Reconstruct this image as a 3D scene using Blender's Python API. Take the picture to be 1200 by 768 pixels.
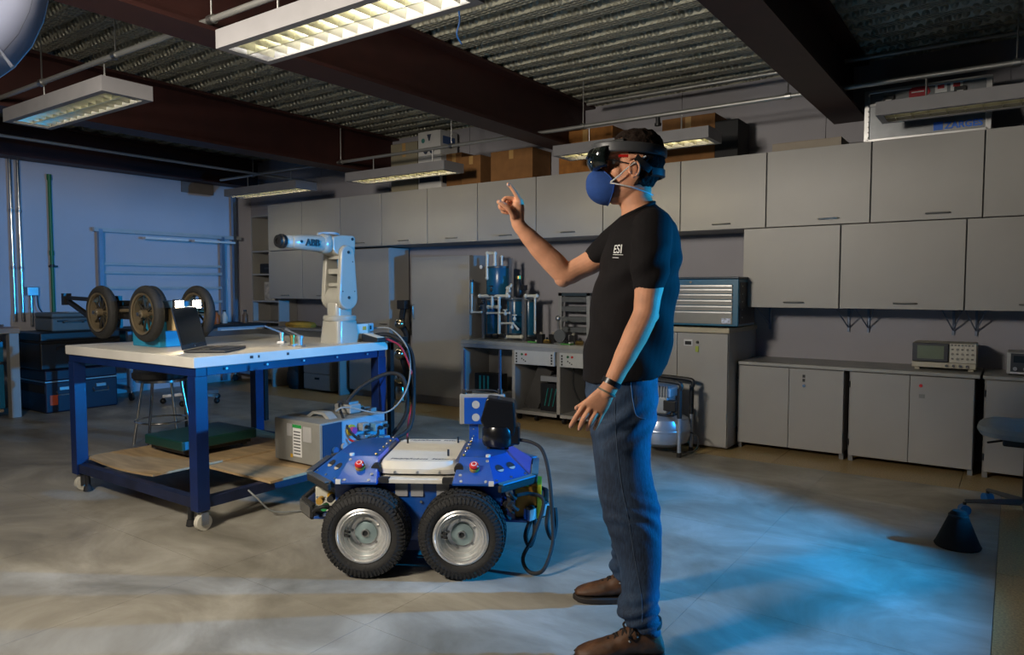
import bpy, bmesh, math, random
from mathutils import Vector, Matrix
random.seed(7)
for o in list(bpy.data.objects): bpy.data.objects.remove(o)
SC = bpy.context.scene; COL = SC.collection
R = math.radians; PI = math.pi
# ------------------------------------------------------------------ camera
CAM_F, CAM_H, CAM_X, CAM_Y, HORIZON = 841.0, 1.25, 600.0, 384.0, 338.0
PITCH = math.atan((CAM_Y-HORIZON)/CAM_F); YAW = R(35)
cd = bpy.data.cameras.new('camera'); cam = bpy.data.objects.new('camera', cd); COL.objects.link(cam)
cd.sensor_width = 36; cd.lens = 36*CAM_F/1200; cd.clip_start = .02
cam.location = (0, 0, CAM_H); cam.rotation_euler = (PI/2-PITCH, 0, YAW)
SC.camera = cam
SC.view_settings.view_transform = 'Standard'; SC.view_settings.look = 'None'
SC.view_settings.exposure = 0.0; SC.view_settings.gamma = 1
# ------------------------------------------------------------------ world and main lights
W = bpy.data.worlds.new('world'); SC.world = W; W.use_nodes = True
W.node_tree.nodes['Background'].inputs[0].default_value = (.80, .84, 1.0, 1)
W.node_tree.nodes['Background'].inputs[1].default_value = .014
def aim(o, d): o.rotation_euler = Vector(d).to_track_quat('-Z', 'Y').to_euler()
UMB_C = Vector((-1.655, .362, 1.925)); UMB_A = Vector((.80, -.58, -.25)).normalized()
KEY_P = Vector((-2.60, -.15, 2.28)); KEY_A = (Vector((-3.1, 5.0, 1.1))-KEY_P).normalized()
kl = bpy.data.lights.new('flash_head_light', 'AREA'); kl.shape = 'DISK'; kl.size = .60; kl.spread = R(155)
kl.energy = 134; kl.color = (1.0, .91, .78)
ko = bpy.data.objects.new('flash_head_light', kl); COL.objects.link(ko)
ko.location = KEY_P; aim(ko, KEY_A)
SPOT_P = Vector((1.6, 4.45, 1.32)); SPOT_D = Vector((-.90, -.42, .10))
sl = bpy.data.lights.new('blue_gel_light', 'SPOT'); sl.energy = 1350; sl.color = (.008, .37, 1.0)
sl.spot_size = R(84); sl.spot_blend = .32; sl.shadow_soft_size = .03
so = bpy.data.objects.new('blue_gel_light', sl); COL.objects.link(so); so.location = SPOT_P; aim(so, SPOT_D)
# ------------------------------------------------------------------ pixel helpers (photo pixel -> direction -> real plane)
_fw0 = Vector((-math.sin(YAW), math.cos(YAW), 0)); RT = Vector((math.cos(YAW), math.sin(YAW), 0)); UP = Vector((0, 0, 1))
_fw = _fw0*math.cos(PITCH)-UP*math.sin(PITCH); _up = UP*math.cos(PITCH)+_fw0*math.sin(PITCH); CO = Vector((0, 0, CAM_H))
def ray(x, y): return _fw+RT*((x-CAM_X)/CAM_F)-_up*((y-CAM_Y)/CAM_F)
def on_z(x, y, z=0): d = ray(x, y); return CO+d*((z-CAM_H)/d.z)
def on_y(x, y, Y): d = ray(x, y); return CO+d*(Y/d.y)
def on_x(x, y, X): d = ray(x, y); return CO+d*(X/d.x)
# ------------------------------------------------------------------ materials
def lin(h):
    h = h.lstrip('#'); o = []
    for i in (0, 2, 4):
        c = int(h[i:i+2], 16)/255; o.append(c/12.92 if c <= .04045 else ((c+.055)/1.055)**2.4)
    return tuple(o)
MATS = {}
def M(name, col, rough=.5, metal=0., noise=.06, nscale=8., bump=0., bscale=60., emit=None, estr=0., spec=.5, trans=0., alpha=1., sss=0., coat=0., ndetail=4, stretch=None):
    if name in MATS: return MATS[name]
    if isinstance(col, str): col = lin(col)
    m = bpy.data.materials.new(name); m.use_nodes = True; nt = m.node_tree; b = nt.nodes['Principled BSDF']; L = nt.links
    b.inputs['Roughness'].default_value = rough; b.inputs['Metallic'].default_value = metal
    b.inputs['Specular IOR Level'].default_value = spec
    tc = nt.nodes.new('ShaderNodeTexCoord'); src = tc.outputs['Object']
    if stretch:
        mp = nt.nodes.new('ShaderNodeMapping'); mp.inputs['Scale'].default_value = stretch; L.new(src, mp.inputs[0]); src = mp.outputs[0]
    n = nt.nodes.new('ShaderNodeTexNoise'); n.inputs['Scale'].default_value = nscale; n.inputs['Detail'].default_value = ndetail
    L.new(src, n.inputs['Vector'])
    cr = nt.nodes.new('ShaderNodeValToRGB'); cr.color_ramp.elements[0].position = .3; cr.color_ramp.elements[1].position = .7
    cr.color_ramp.elements[0].color = tuple(c*(1-noise) for c in col)+(1,); cr.color_ramp.elements[1].color = tuple(min(1, c*(1+noise)) for c in col)+(1,)
    L.new(n.outputs['Fac'], cr.inputs[0]); L.new(cr.outputs[0], b.inputs['Base Color'])
    if bump:
        n2 = nt.nodes.new('ShaderNodeTexNoise'); n2.inputs['Scale'].default_value = bscale; n2.inputs['Detail'].default_value = 3
        L.new(src, n2.inputs['Vector']); bp = nt.nodes.new('ShaderNodeBump'); bp.inputs['Strength'].default_value = bump; bp.inputs['Distance'].default_value = .01
        L.new(n2.outputs['Fac'], bp.inputs['Height']); L.new(bp.outputs[0], b.inputs['Normal'])
    if emit: b.inputs['Emission Color'].default_value = tuple(emit)+(1,); b.inputs['Emission Strength'].default_value = estr
    if trans: b.inputs['Transmission Weight'].default_value = trans
    if alpha < 1: b.inputs['Alpha'].default_value = alpha
    if sss: b.inputs['Subsurface Weight'].default_value = sss; b.inputs['Subsurface Radius'].default_value = (.012, .005, .003)
    if coat: b.inputs['Coat Weight'].default_value = coat; b.inputs['Coat Roughness'].default_value = .1
    MATS[name] = m; return m
# ------------------------------------------------------------------ mesh builder
def frame_of(d):
    d = Vector(d).normalized(); a = Vector((0, 0, 1)) if abs(d.z) < .95 else Vector((1, 0, 0))
    u = d.cross(a).normalized(); return u, d.cross(u).normalized()
class MB:
    def __init__(s): s.v = []; s.f = []
    def add(s, vs, fs):
        n = len(s.v); s.v += [tuple(v) for v in vs]; s.f += [[i+n for i in f] for f in fs]; return s
    def box(s, x0, x1, y0, y1, z0, z1):
        if x0 > x1: x0, x1 = x1, x0
        if y0 > y1: y0, y1 = y1, y0
        if z0 > z1: z0, z1 = z1, z0
        return s.add([(x0,y0,z0),(x1,y0,z0),(x1,y1,z0),(x0,y1,z0),(x0,y0,z1),(x1,y0,z1),(x1,y1,z1),(x0,y1,z1)],
                     [[3,2,1,0],[4,5,6,7],[0,1,5,4],[1,2,6,5],[2,3,7,6],[3,0,4,7]])
    def bar(s, p, q, w, h=None, up=(0, 0, 1)):
        h = h or w; p = Vector(p); q = Vector(q); d = (q-p).normalized(); u = Vector(up)
        if abs(d.dot(u)) > .98: u = Vector((1, 0, 0))
        a = d.cross(u).normalized(); b = a.cross(d).normalized(); vs = []
        for c in (p, q):
            for i, j in ((-1,-1),(1,-1),(1,1),(-1,1)): vs.append(c+a*(i*w/2)+b*(j*h/2))
        return s.add(vs, [[3,2,1,0],[4,5,6,7],[0,1,5,4],[1,2,6,5],[2,3,7,6],[3,0,4,7]])
    def loft(s, rings, cap=True, closed=True):
        n = len(rings[0]); vs = [v for r in rings for v in r]; fs = []
        for k in range(len(rings)-1):
            for i in range(n if closed else n-1):
                j = (i+1) % n; fs.append([k*n+i, k*n+j, (k+1)*n+j, (k+1)*n+i])
        if cap:
            fs.append(list(range(n-1, -1, -1))); fs.append([(len(rings)-1)*n+i for i in range(n)])
        return s.add(vs, fs)
    def cyl(s, p, q, r, r2=None, n=16, cap=True):
        p = Vector(p); q = Vector(q); u, w = frame_of(q-p); r2 = r if r2 is None else r2
        return s.loft([[c+u*(rr*math.cos(2*PI*i/n))+w*(rr*math.sin(2*PI*i/n)) for i in range(n)] for c, rr in ((p, r), (q, r2))], cap)
    def tube(s, pts, r, n=8, closed=False, cap=True):
        pts = [Vector(p) for p in pts]; N = len(pts); rr = r if isinstance(r, (list, tuple)) else [r]*N; rings = []
        t = (pts[1]-pts[0]).normalized(); u, w = frame_of(t)
        for k in range(N):
            if closed: t2 = (pts[(k+1) % N]-pts[k-1]).normalized()
            else: t2 = (pts[min(k+1, N-1)]-pts[max(k-1, 0)]).normalized()
            u = (u-t2*u.dot(t2)).normalized(); w = t2.cross(u)
            rings.append([pts[k]+u*(rr[k]*math.cos(2*PI*i/n))+w*(rr[k]*math.sin(2*PI*i/n)) for i in range(n)])
        if closed: rings.append(rings[0]); return s.loft(rings, False)
        return s.loft(rings, cap)
    def lathe(s, prof, o=(0, 0, 0), ax=(0, 0, 1), n=24, cap=False):
        o = Vector(o); d = Vector(ax).normalized(); u, w = frame_of(d)
        return s.loft([[o+d*z+u*(r*math.cos(2*PI*i/n))+w*(r*math.sin(2*PI*i/n)) for i in range(n)] for r, z in prof], cap)
    def prism(s, poly, o, u, w, d):
        o = Vector(o); u = Vector(u); w = Vector(w); d = Vector(d); a = [o+u*x+w*y for x, y in poly]
        return s.loft([a, [p+d for p in a]], True)
    def sphere(s, c, r, n=16, m=10):
        c = Vector(c); r = (r, r, r) if not isinstance(r, (tuple, list)) else r; rings = []
        for k in range(m+1):
            t = PI*k/m; q = max(math.sin(t), .02)
            rings.append([c+Vector((r[0]*q*math.cos(2*PI*i/n), r[1]*q*math.sin(2*PI*i/n), -r[2]*math.cos(t))) for i in range(n)])
        return s.loft(rings, True)
    def mesh(s, name):
        me = bpy.data.meshes.new(name); me.from_pydata(s.v, [], s.f); me.update()
        bm = bmesh.new(); bm.from_mesh(me); bmesh.ops.recalc_face_normals(bm, faces=bm.faces); bm.to_mesh(me); bm.free()
        return me
    def build(s, name, mat, parent=None, bevel=0, smooth=True, segs=2):
        return put(s.mesh(name), name, mat, parent, bevel, smooth, segs)
def put(me, name, mat, parent=None, bevel=0, smooth=True, segs=2):
    if smooth:
        for p in me.polygons: p.use_smooth = True
        me.set_sharp_from_angle(angle=R(38))
    if mat: me.materials.append(mat)
    o = bpy.data.objects.new(name, me); COL.objects.link(o)
    if parent: o.parent = parent
    if bevel:
        b = o.modifiers.new('bevel', 'BEVEL'); b.width = bevel; b.segments = segs; b.limit_method = 'ANGLE'; b.angle_limit = R(40); b.harden_normals = True
    return o
def tag(o, label, cat, group=None, kind=None):
    o['label'] = label; o['category'] = cat
    if group: o['group'] = group
    if kind: o['kind'] = kind
    return o
def thing(name, label, cat, loc=(0, 0, 0), rz=0., group=None):
    o = bpy.data.objects.new(name, None); COL.objects.link(o); o.location = loc; o.rotation_euler = (0, 0, rz); o.empty_display_size = .05
    return tag(o, label, cat, group)
def struct(o, label): o['label'] = label; o['kind'] = 'structure'; o['category'] = o.name.split('_')[0].split('.')[0]; return o
def B(*a): return MB().box(*a)
def share(o, parent, loc=None):       # another object on the same mesh data
    c = o.copy(); COL.objects.link(c); c.parent = parent
    if loc is not None: c.location = loc
    return c
def dup(root, loc, rz=None, label=None):
    r = root.copy(); COL.objects.link(r); r.location = loc
    if rz is not None: r.rotation_euler = (0, 0, rz)
    if label: r['label'] = label
    for ch in list(root.children):
        c = share(ch, r)
        for g in list(ch.children): share(g, c)
    return r
def catmull(pts, k=6, closed=False):
    pts = [Vector(p) for p in pts]; N = len(pts); out = []
    for i in range(N if closed else N-1):
        g = (lambda j: pts[j % N]) if closed else (lambda j: pts[max(0, min(N-1, j))])
        a, b, c, d = g(i-1), g(i), g(i+1), g(i+2)
        for q in range(k):
            t = q/k; out.append(.5*((2*b)+(c-a)*t+(2*a-5*b+4*c-d)*t*t+(3*b-a-3*c+d)*t**3))
    if not closed: out.append(pts[-1])
    return out
def text_part(s, size, mat, parent, name, origin, xd, yd, depth=.002, bold=0., shear=0.):
    cu = bpy.data.curves.new(name, 'FONT'); cu.body = s; cu.size = size; cu.extrude = depth/2; cu.offset = bold; cu.shear = shear; cu.resolution_u = 3
    t = bpy.data.objects.new(name, cu); COL.objects.link(t); bpy.context.view_layer.update()
    me = bpy.data.meshes.new_from_object(t.evaluated_get(bpy.context.evaluated_depsgraph_get()))
    bpy.data.objects.remove(t); xd = Vector(xd).normalized(); yd = Vector(yd).normalized(); zd = xd.cross(yd)
    mt = Matrix(((xd.x, yd.x, zd.x, origin[0]), (xd.y, yd.y, zd.y, origin[1]), (xd.z, yd.z, zd.z, origin[2]), (0, 0, 0, 1)))
    me.transform(mt); me.materials.clear()
    return put(me, name, mat, parent, smooth=False)
# common materials
lam = M('grey_laminate', (.335, .322, .30), .45, noise=.04, nscale=2.5)
lam_edge = M('grey_laminate_edge', (.25, .24, .23), .5)
black = M('black_plastic', (.012, .012, .013), .4)
blackm = M('black_matte', (.014, .014, .015), .75)
rubber = M('black_rubber', (.016, .015, .014), .8, bump=.2, bscale=90)
chrome = M('chrome', (.72, .70, .67), .18, 1.0)
alu = M('brushed_aluminium', (.58, .58, .58), .35, 1.0)
steel = M('zinc_steel', (.45, .45, .44), .4, 1.0)
whitep = M('white_paint', (.72, .71, .69), .4)
bluep = M('blue_paint', (.006, .070, .33), .32, noise=.08, coat=.3)
deepblue = M('deep_blue_steel', (.003, .015, .085), .38, noise=.2)
teal = M('teal_blue_paint', (.010, .16, .30), .4)
card = M('brown_cardboard', (.21, .095, .028), .85, noise=.12, nscale=12)
cream = M('cream_white', (.70, .66, .57), .42, noise=.05)
redp = M('red_plastic', (.60, .015, .012), .3)
# ================================================================== room shell
XL, YB, ZD = -8.70, 6.12, 2.97
def floor_mat(name, c0, c1, c2, sc, rough):
    m = bpy.data.materials.new(name); m.use_nodes = True; nt = m.node_tree; b = nt.nodes['Principled BSDF']; L = nt.links
    g = nt.nodes.new('ShaderNodeNewGeometry'); n = nt.nodes.new('ShaderNodeTexNoise'); n.inputs['Scale'].default_value = sc; n.inputs['Detail'].default_value = 7; n.inputs['Roughness'].default_value = .62; n.inputs['Distortion'].default_value = .6
    mp = nt.nodes.new('ShaderNodeMapping'); mp.inputs['Scale'].default_value = (1.0, 1.5, 1); mp.inputs['Rotation'].default_value = (0, 0, R(25)); L.new(g.outputs['Position'], mp.inputs[0]); L.new(mp.outputs[0], n.inputs['Vector'])
    r = nt.nodes.new('ShaderNodeValToRGB'); e = r.color_ramp.elements; e[0].position = .32; e[0].color = c0+(1,); e[1].position = .70; e[1].color = c2+(1,); k = e.new(.5); k.color = c1+(1,)
    L.new(n.outputs['Fac'], r.inputs[0]); L.new(r.outputs[0], b.inputs['Base Color'])
    rr = nt.nodes.new('ShaderNodeMapRange'); rr.inputs['To Min'].default_value = rough-.08; rr.inputs['To Max'].default_value = rough+.14; L.new(n.outputs['Fac'], rr.inputs['Value']); L.new(rr.outputs[0], b.inputs['Roughness'])
    return m
vinyl = floor_mat('mottled_grey_vinyl', (.175, .158, .122), (.30, .275, .225), (.46, .435, .375), 1.5, .42)
terr = M('beige_terrazzo', (.36, .25, .11), .4, noise=.35, nscale=120, ndetail=2)
fl = struct(B(XL, 3.2, -1.2, YB, -.08, -.012).build('floor', M('dark_joint', (.16, .15, .13), .8)), 'grey mottled vinyl floor with a beige terrazzo border')
TX, TY = -.03, 5.22; T = .93; proto = {}
xs = [-8.70]+[-.03-.05-T*k for k in range(9, -1, -1)]; xs = sorted(set([XL, TX]+[-1.01+T*k for k in range(-8, 2) if XL < -1.01+T*k < TX-.1]))
ys = sorted(set([-1.2, TY]+[1.82+T*k for k in range(-3, 4) if -1.2 < 1.82+T*k < TY-.1]))
def slab(x0, x1, y0, y1, mat, nm, g=.0007):
    k = (round(x1-x0, 3), round(y1-y0, 3), nm)
    if k in proto: o = share(proto[k], fl)
    else: o = proto[k] = B(g-(x1-x0)/2, (x1-x0)/2-g, g-(y1-y0)/2, (y1-y0)/2-g, -.012, 0).build(nm, mat, fl)
    o.location = ((x0+x1)/2, (y0+y1)/2, 0)
for a, b in zip(xs, xs[1:]):
    for c, d in zip(ys, ys[1:]): slab(a, b, c, d, vinyl, 'vinyl_tile')
tx = [XL]+[-.25-1.14*k for k in range(7, -1, -1)]+[.9, 2.04, 3.2]; tx = [x for x in tx if x >= XL]
for a, b in zip(tx, tx[1:]): slab(a, b, TY, YB, terr, 'terrazzo_slab', .0018)
for c, d in zip([-1.2, .0, 1.2, 2.4, 3.75], [0, 1.2, 2.4, 3.75, TY]):
    slab(TX, 1.55, c, d, terr, 'terrazzo_slab', .0018); slab(1.55, 3.2, c, d, terr, 'terrazzo_slab', .0018)
wallp = M('pale_lilac_wall_paint', (.56, .54, .58), .65, noise=.04, nscale=1.5, bump=.05, bscale=30)
wallg = M('grey_wall_paint', (.33, .32, .35), .65, noise=.05, nscale=1.5)
struct(B(XL-.12, XL, -1.2, YB+.12, -.012, 3.2).build('wall_left', wallp), 'pale lilac painted wall behind the pipes and the aluminium rack')
wb = struct(B(XL, 3.2, YB, YB+.12, -.012, 3.2).build('wall_back', wallg), 'grey painted wall behind the cabinets')
x = -8.4
while x < 3.1:
    B(x+.003, min(x+1.19, 3.2)-.003, YB-.012, YB, 2.32, 2.965).build('wall_panel', wallg, wb); x += 1.19
# corrugated deck, ribs along X
deckm = bpy.data.materials.new('embossed_galvanised_deck'); deckm.use_nodes = True
nt = deckm.node_tree; b = nt.nodes['Principled BSDF']; L = nt.links
b.inputs['Base Color'].default_value = (.44, .43, .34, 1); b.inputs['Metallic'].default_value = .25; b.inputs['Roughness'].default_value = .42
g = nt.nodes.new('ShaderNodeNewGeometry'); br = nt.nodes.new('ShaderNodeTexVoronoi'); br.inputs['Scale'].default_value = 1.0; br.inputs['Randomness'].default_value = .15
mp = nt.nodes.new('ShaderNodeMapping'); mp.inputs['Scale'].default_value = (19, 33, 0.01); mp.inputs['Rotation'].default_value = (0, 0, R(8)); L.new(g.outputs['Position'], mp.inputs[0]); L.new(mp.outputs[0], br.inputs['Vector'])
cr = nt.nodes.new('ShaderNodeValToRGB'); cr.color_ramp.elements[0].position = .1; cr.color_ramp.elements[1].position = .45; L.new(br.outputs['Distance'], cr.inputs[0])
bp = nt.nodes.new('ShaderNodeBump'); bp.inputs['Strength'].default_value = 1.0; bp.inputs['Distance'].default_value = .02; bp.invert = True
L.new(cr.outputs[0], bp.inputs['Height']); L.new(bp.outputs[0], b.inputs['Normal'])
def deck_rib(y):
    h = .055; pr = [(y, ZD), (y+.095, ZD), (y+.125, ZD+h), (y+.18, ZD+h), (y+.21, ZD)]
    m = MB(); m.add([(XL-.1, a, c) for a, c in pr]+[(3.2, a, c) for a, c in pr], [[i, i+1, i+6, i+5] for i in range(4)])
    return m
ce = struct(B(XL-.1, 3.2, -1.2, YB+.1, ZD+.06, ZD+.10).build('ceiling', M('dark_slab', (.05, .05, .045), .8)), 'dark corrugated steel deck ceiling with embossed ribs')
rb = None; y = YB-.21
while y > -1.2:
    if rb is None: rb = deck_rib(0).build('deck_rib', deckm, ce); rb.location = (0, y, 0)
    else: share(rb, ce, (0, y, 0))
    y -= .21
beamm = M('oxide_red_beam_paint', (.036, .008, .006), .6, noise=.15)
def beam(xc, n, w=.24, zb=2.53):
    m = B(xc-w/2, xc+w/2, -1.2, YB-.013, zb, zb+.022); m.box(xc-.012, xc+.012, -1.2, YB-.013, zb+.022, ZD-.02); m.box(xc-w/2, xc+w/2, -1.2, YB-.013, ZD-.025, ZD-.003)
    struct(m.build('trim_%d' % n, beamm), ['dark red steel ceiling beam over the process rig and the pointing person', 'dark red steel ceiling beam ending beside the metal transport case', 'dark red steel ceiling beam above the wheeled robot on the table', 'dark steel ceiling beam along the pale lilac wall', 'dark red steel ceiling beam beyond the metal transport case'][n-1])
for i, xc in enumerate((-3.43, -1.08, -5.98, -8.52, 1.27)): beam(xc, i+1, zb=2.53 if i != 3 else 2.60)
# ================================================================== lamps hung from conduits
lampb = M('lamp_housing_paint', (.19, .185, .19), .5)
refl = M('lamp_louvre_metal', (.80, .78, .62), .28, 1.0)
def luminaire(xc, yc, label, power, col=(1, .88, .56)):
    t = thing('ceiling_light', label, 'ceiling light', (xc, yc, 2.35), 0, 'fluorescent ceiling lights')
    l, w, h = .665, .145, .085
    B(-l, l, -w, w, h-.006, h).build('housing', lampb, t)
    for s in (-1, 1):
        B(-l, l, s*w, s*(w-.008), 0, h-.006).build('side_panel', lampb, t); B(s*l, s*(l-.008), -w+.008, w-.008, 0, h-.006).build('end_panel', lampb, t)
    for s in (-1, 1): B(-l+.008, l-.008, s*(w-.008), s*(w-.038), 0, .006).build('rim', lampb, t); B(s*(l-.008), s*(l-.04), -w+.038, w-.038, 0, .006).build('rim', lampb, t)
    B(-l+.03, l-.03, -.003, .003, .004, .05).build('louvre_spine', refl, t)
    bl = None
    for k in range(13):
        x = -l+.09+k*(2*l-.18)/12
        if bl is None:
            m = MB(); m.add([(-.010, -w+.04, .048), (.010, -w+.04, .048), (0, -w+.04, .006), (-.010, w-.04, .048), (.010, w-.04, .048), (0, w-.04, .006)], [[0, 1, 2], [3, 5, 4], [0, 2, 5, 3], [1, 4, 5, 2], [0, 3, 4, 1]])
            bl = m.build('louvre_blade', refl, t); bl.location = (x, 0, 0)
        else: share(bl, t, (x, 0, 0))
    em = M('tube_light_%d' % round(power*10), (.9, .9, .85), .5, emit=col, estr=power)
    for s in (-1, 1): MB().cyl((-l+.04, s*.068, .062), (l-.04, s*.068, .062), .0125, n=10).build('lamp_tube', em, t)
    for s in (-.4, .4): MB().cyl((s, 0, h), (s, 0, .225), .006, n=8).build('hanger_rod', steel, t)
    return t
luminaire(-4.86, 2.16, 'dim lit louvred ceiling light hanging above the wheeled robot end of the table', 9.0, (1, .93, .70))
luminaire(-2.38, 2.12, 'brightly lit louvred ceiling light above the blue wheeled robot on the floor', 30, (1, .96, .86))
luminaire(-7.15, 5.28, 'louvred ceiling light near the corner shelf and the pale lilac wall', 17)
luminaire(-5.02, 5.27, 'louvred ceiling light hanging in front of the printed white boxes', 20)
luminaire(-2.53, 5.30, 'louvred ceiling light hanging behind the person\'s head', 15)
luminaire(-.10, 5.28, 'louvred ceiling light hanging in front of the metal transport case', .7)
cond = M('conduit_galvanised', (.40, .40, .38), .45, .7)
def conduit(p, q, r, label, drops=()):
    t = thing('conduit', label, 'conduit', p); p = Vector(p); q = Vector(q)
    MB().cyl((0, 0, 0), q-p, r, n=10).build('pipe', cond, t)
    for d in drops:
        a = (q-p)*d; MB().cyl(a, a+Vector((0, 0, ZD-p.z-.004)), .005, n=6).build('drop_rod', steel, t); MB().cyl(a-(q-p).normalized()*.02, a+(q-p).normalized()*.02, r*1.5, n=10).build('clamp', steel, t)
conduit((-8.1, 2.14, 2.59), (2.5, 2.14, 2.59), .016, 'galvanised conduit carrying the lights above the blue wheeled robot', (.13, .27, .36, .45, .62, .8))
conduit((-8.1, 5.28, 2.59), (2.8, 5.28, 2.59), .016, 'galvanised conduit running in front of the boxes on the wall cabinets', (.06, .2, .34, .47, .62, .74, .9))
conduit((-7.30, -1.0, 2.585), (-7.30, YB-.02, 2.585), .014, 'thin conduit running toward the corner shelf')
conduit((-3.2, 5.75, 2.90), (2.8, 5.75, 2.90), .016, 'thin conduit tucked under the deck above the wall cabinets')
m = MB(); p0 = on_z(537, 12, 2.93); m.tube(catmull([p0-p0, Vector((.01, 0, -.10)), Vector((-.02, .01, -.17)), Vector((.025, 0, -.24))]), .005)
w_ = m.build('dangling_wire', M('blue_wire', (.02, .12, .4), .5)); w_.location = (p0.x, p0.y, ZD-.005); tag(w_, 'short blue wire dangling from the ceiling deck', 'wire')
m = MB(); m.cyl((0, 0, 0), (0, 0, .045), .018, n=12); m.cyl((0, 0, -.02), (0, 0, 0), .026, n=12)
m2 = m.build('junction_box', black); _j = on_y(771, 147, 5.28); m2.location = (_j.x, 5.28, 2.53); tag(m2, 'small black junction box hanging from the conduit above the person\'s head', 'junction box')
# photographer's umbrella and gel spotlight that light the room
t = thing('photo_umbrella', 'white photo umbrella on a light stand', 'umbrella', (UMB_C.x, UMB_C.y, 0))
u, w = frame_of(UMB_A); c0 = Vector((0, 0, UMB_C.z)); m = MB(); rings = []; US = .50
umbm = M('white_umbrella_fabric', (.62, .62, .66), .7, noise=.03); _n = umbm.node_tree; _tr = _n.nodes.new('ShaderNodeBsdfTranslucent'); _tr.inputs[0].default_value = (.6, .6, .64, 1); _ms = _n.nodes.new('ShaderNodeMixShader'); _ms.inputs[0].default_value = .45
_n.links.new(_n.nodes['Principled BSDF'].outputs[0], _ms.inputs[1]); _n.links.new(_tr.outputs[0], _ms.inputs[2]); _n.links.new(_ms.outputs[0], _n.nodes['Material Output'].inputs[0])
NS = 8
for k in range(9):
    a = R(4+k*5.6); rings.append([])
    for i in range(NS*6):
        ph = 2*PI*i/(NS*6); sag = 1-.045*(1-abs(math.cos(NS/2*ph)))*k/8
        rr = US*math.sin(a)*sag; rings[-1].append(c0+UMB_A*(.10-US*(math.cos(a)-math.cos(R(48.8))))+u*(rr*math.cos(ph))+w*(rr*math.sin(ph)))
m.loft(rings, False); cn = m.build('canopy', umbm, t)
sd = cn.modifiers.new('solid', 'SOLIDIFY'); sd.thickness = .002
m = MB()
for i in range(NS):
    MB().tube([rings[k][i*6]+UMB_A*.012 for k in range(9)], .003, 6).build('rib', steel, t)
MB().tube([v*1.0 for v in rings[-2]], .0025, 5, closed=True).build('rim_seam', M('seam_grey', (.3, .3, .33), .8), t)
MB().cyl(c0-UMB_A*.2, c0+UMB_A*.25, .005, n=8).build('shaft', steel, t)
MB().cyl(c0+UMB_A*.20, c0+UMB_A*.32, .035, n=16).build('flash_head', black, t)  # unseen head modelled to go with the added canopy light
ul = bpy.data.lights.new('umbrella_modelling_lamp', 'SPOT'); ul.energy = 8; ul.spot_size = R(150); ul.spot_blend = .3; ul.shadow_soft_size = .02; ul.color = (.93, .92, 1.0)  # lamp added out of view to brighten the umbrella canopy
uo = bpy.data.objects.new('umbrella_modelling_lamp', ul); COL.objects.link(uo); uo.location = UMB_C+UMB_A*.19+Vector((0, 0, .02)); aim(uo, -UMB_A)
MB().cyl((0-.22*UMB_A.x, -.22*UMB_A.y, 0.02), (-.22*UMB_A.x, -.22*UMB_A.y, UMB_C.z-.22*UMB_A.z), .014, n=10).build('stand_pole', black, t)
for k in range(3):
    a = 2*PI*k/3; q = Vector((-.22*UMB_A.x, -.22*UMB_A.y, 0)); MB().cyl(q+Vector((0, 0, .5)), q+Vector((.4*math.cos(a), .4*math.sin(a), .01)), .01, n=8).build('leg', black, t)
fh = thing('flash_head', 'black flash head with round reflector on a tall light stand', 'flash', (KEY_P.x-KEY_A.x*.06, KEY_P.y-KEY_A.y*.06, 0))
MB().cyl((0, 0, .02), (0, 0, KEY_P.z-.1), .014, n=10).build('stand_pole', black, fh); MB().lathe([(.001, -.28), (.06, -.27), (.06, -.06), (.20, .03), (.205, .03), (.065, -.07)], (0, 0, KEY_P.z), KEY_A, 24).build('reflector_head', black, fh)
for k in range(3): a = 2*PI*k/3; MB().cyl((0, 0, .5), (.4*math.cos(a), .4*math.sin(a), .01), .01, n=8).build('leg', black, fh)
kd = Vector((KEY_A.x, KEY_A.y, 0)).normalized(); sd_ = Vector((-kd.y, kd.x, 0)); top_ = Vector((0, 0, KEY_P.z+.035))+kd*.08; e_ = kd*.75
MB().loft([[top_-sd_*.2, top_+sd_*.2, top_+sd_*.2+Vector((0, 0, .004)), top_-sd_*.2+Vector((0, 0, .004))], [top_+e_-sd_*.85, top_+e_+sd_*.85, top_+e_+sd_*.85+Vector((0, 0, .004)), top_+e_-sd_*.85+Vector((0, 0, .004))]]).build('barn_door', black, fh)  # unseen flap added to hold the key light down from beams and lamp housings
t = thing('gel_spotlight', 'black spotlight with blue gel on a tripod stand', 'spotlight', (SPOT_P.x+.15, SPOT_P.y+.1, 0))
MB().cyl((0, 0, .02), (0, 0, SPOT_P.z-.08), .014, n=10).build('stand_pole', black, t)
for k in range(3): a = 2*PI*k/3; MB().cyl((0, 0, .5), (.4*math.cos(a), .4*math.sin(a), .01), .01, n=8).build('leg', black, t)
dv = Vector((SPOT_D.x, SPOT_D.y, 0)).normalized(); c0 = Vector((0, 0, SPOT_P.z)); MB().lathe([(.01, -.15), (.07, -.14), (.07, .03), (.09, .10)], c0, dv, 20).build('housing', black, t)
MB().lathe([(.001, .035), (.068, .036)], c0, dv, 20).build('gel', M('blue_gel', (.01, .1, .6), .3), t)
sd_ = Vector((-dv.y, dv.x, 0)); top_ = c0+dv*.12+Vector((0, 0, .095)); e_ = dv*.62+Vector((0, 0, -.038)); tl_ = Vector((0, 0, .035))
MB().loft([[top_-sd_*.14, top_+sd_*.14, top_+sd_*.14+Vector((0, 0, .004)), top_-sd_*.14+Vector((0, 0, .004))], [top_+e_-sd_*.62+tl_, top_+e_+sd_*.62-tl_, top_+e_+sd_*.62-tl_+Vector((0, 0, .004)), top_+e_-sd_*.62+tl_+Vector((0, 0, .004))]]).build('barn_door', black, t)  # flap added out of view, blocks blue light rising to the ceiling
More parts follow.
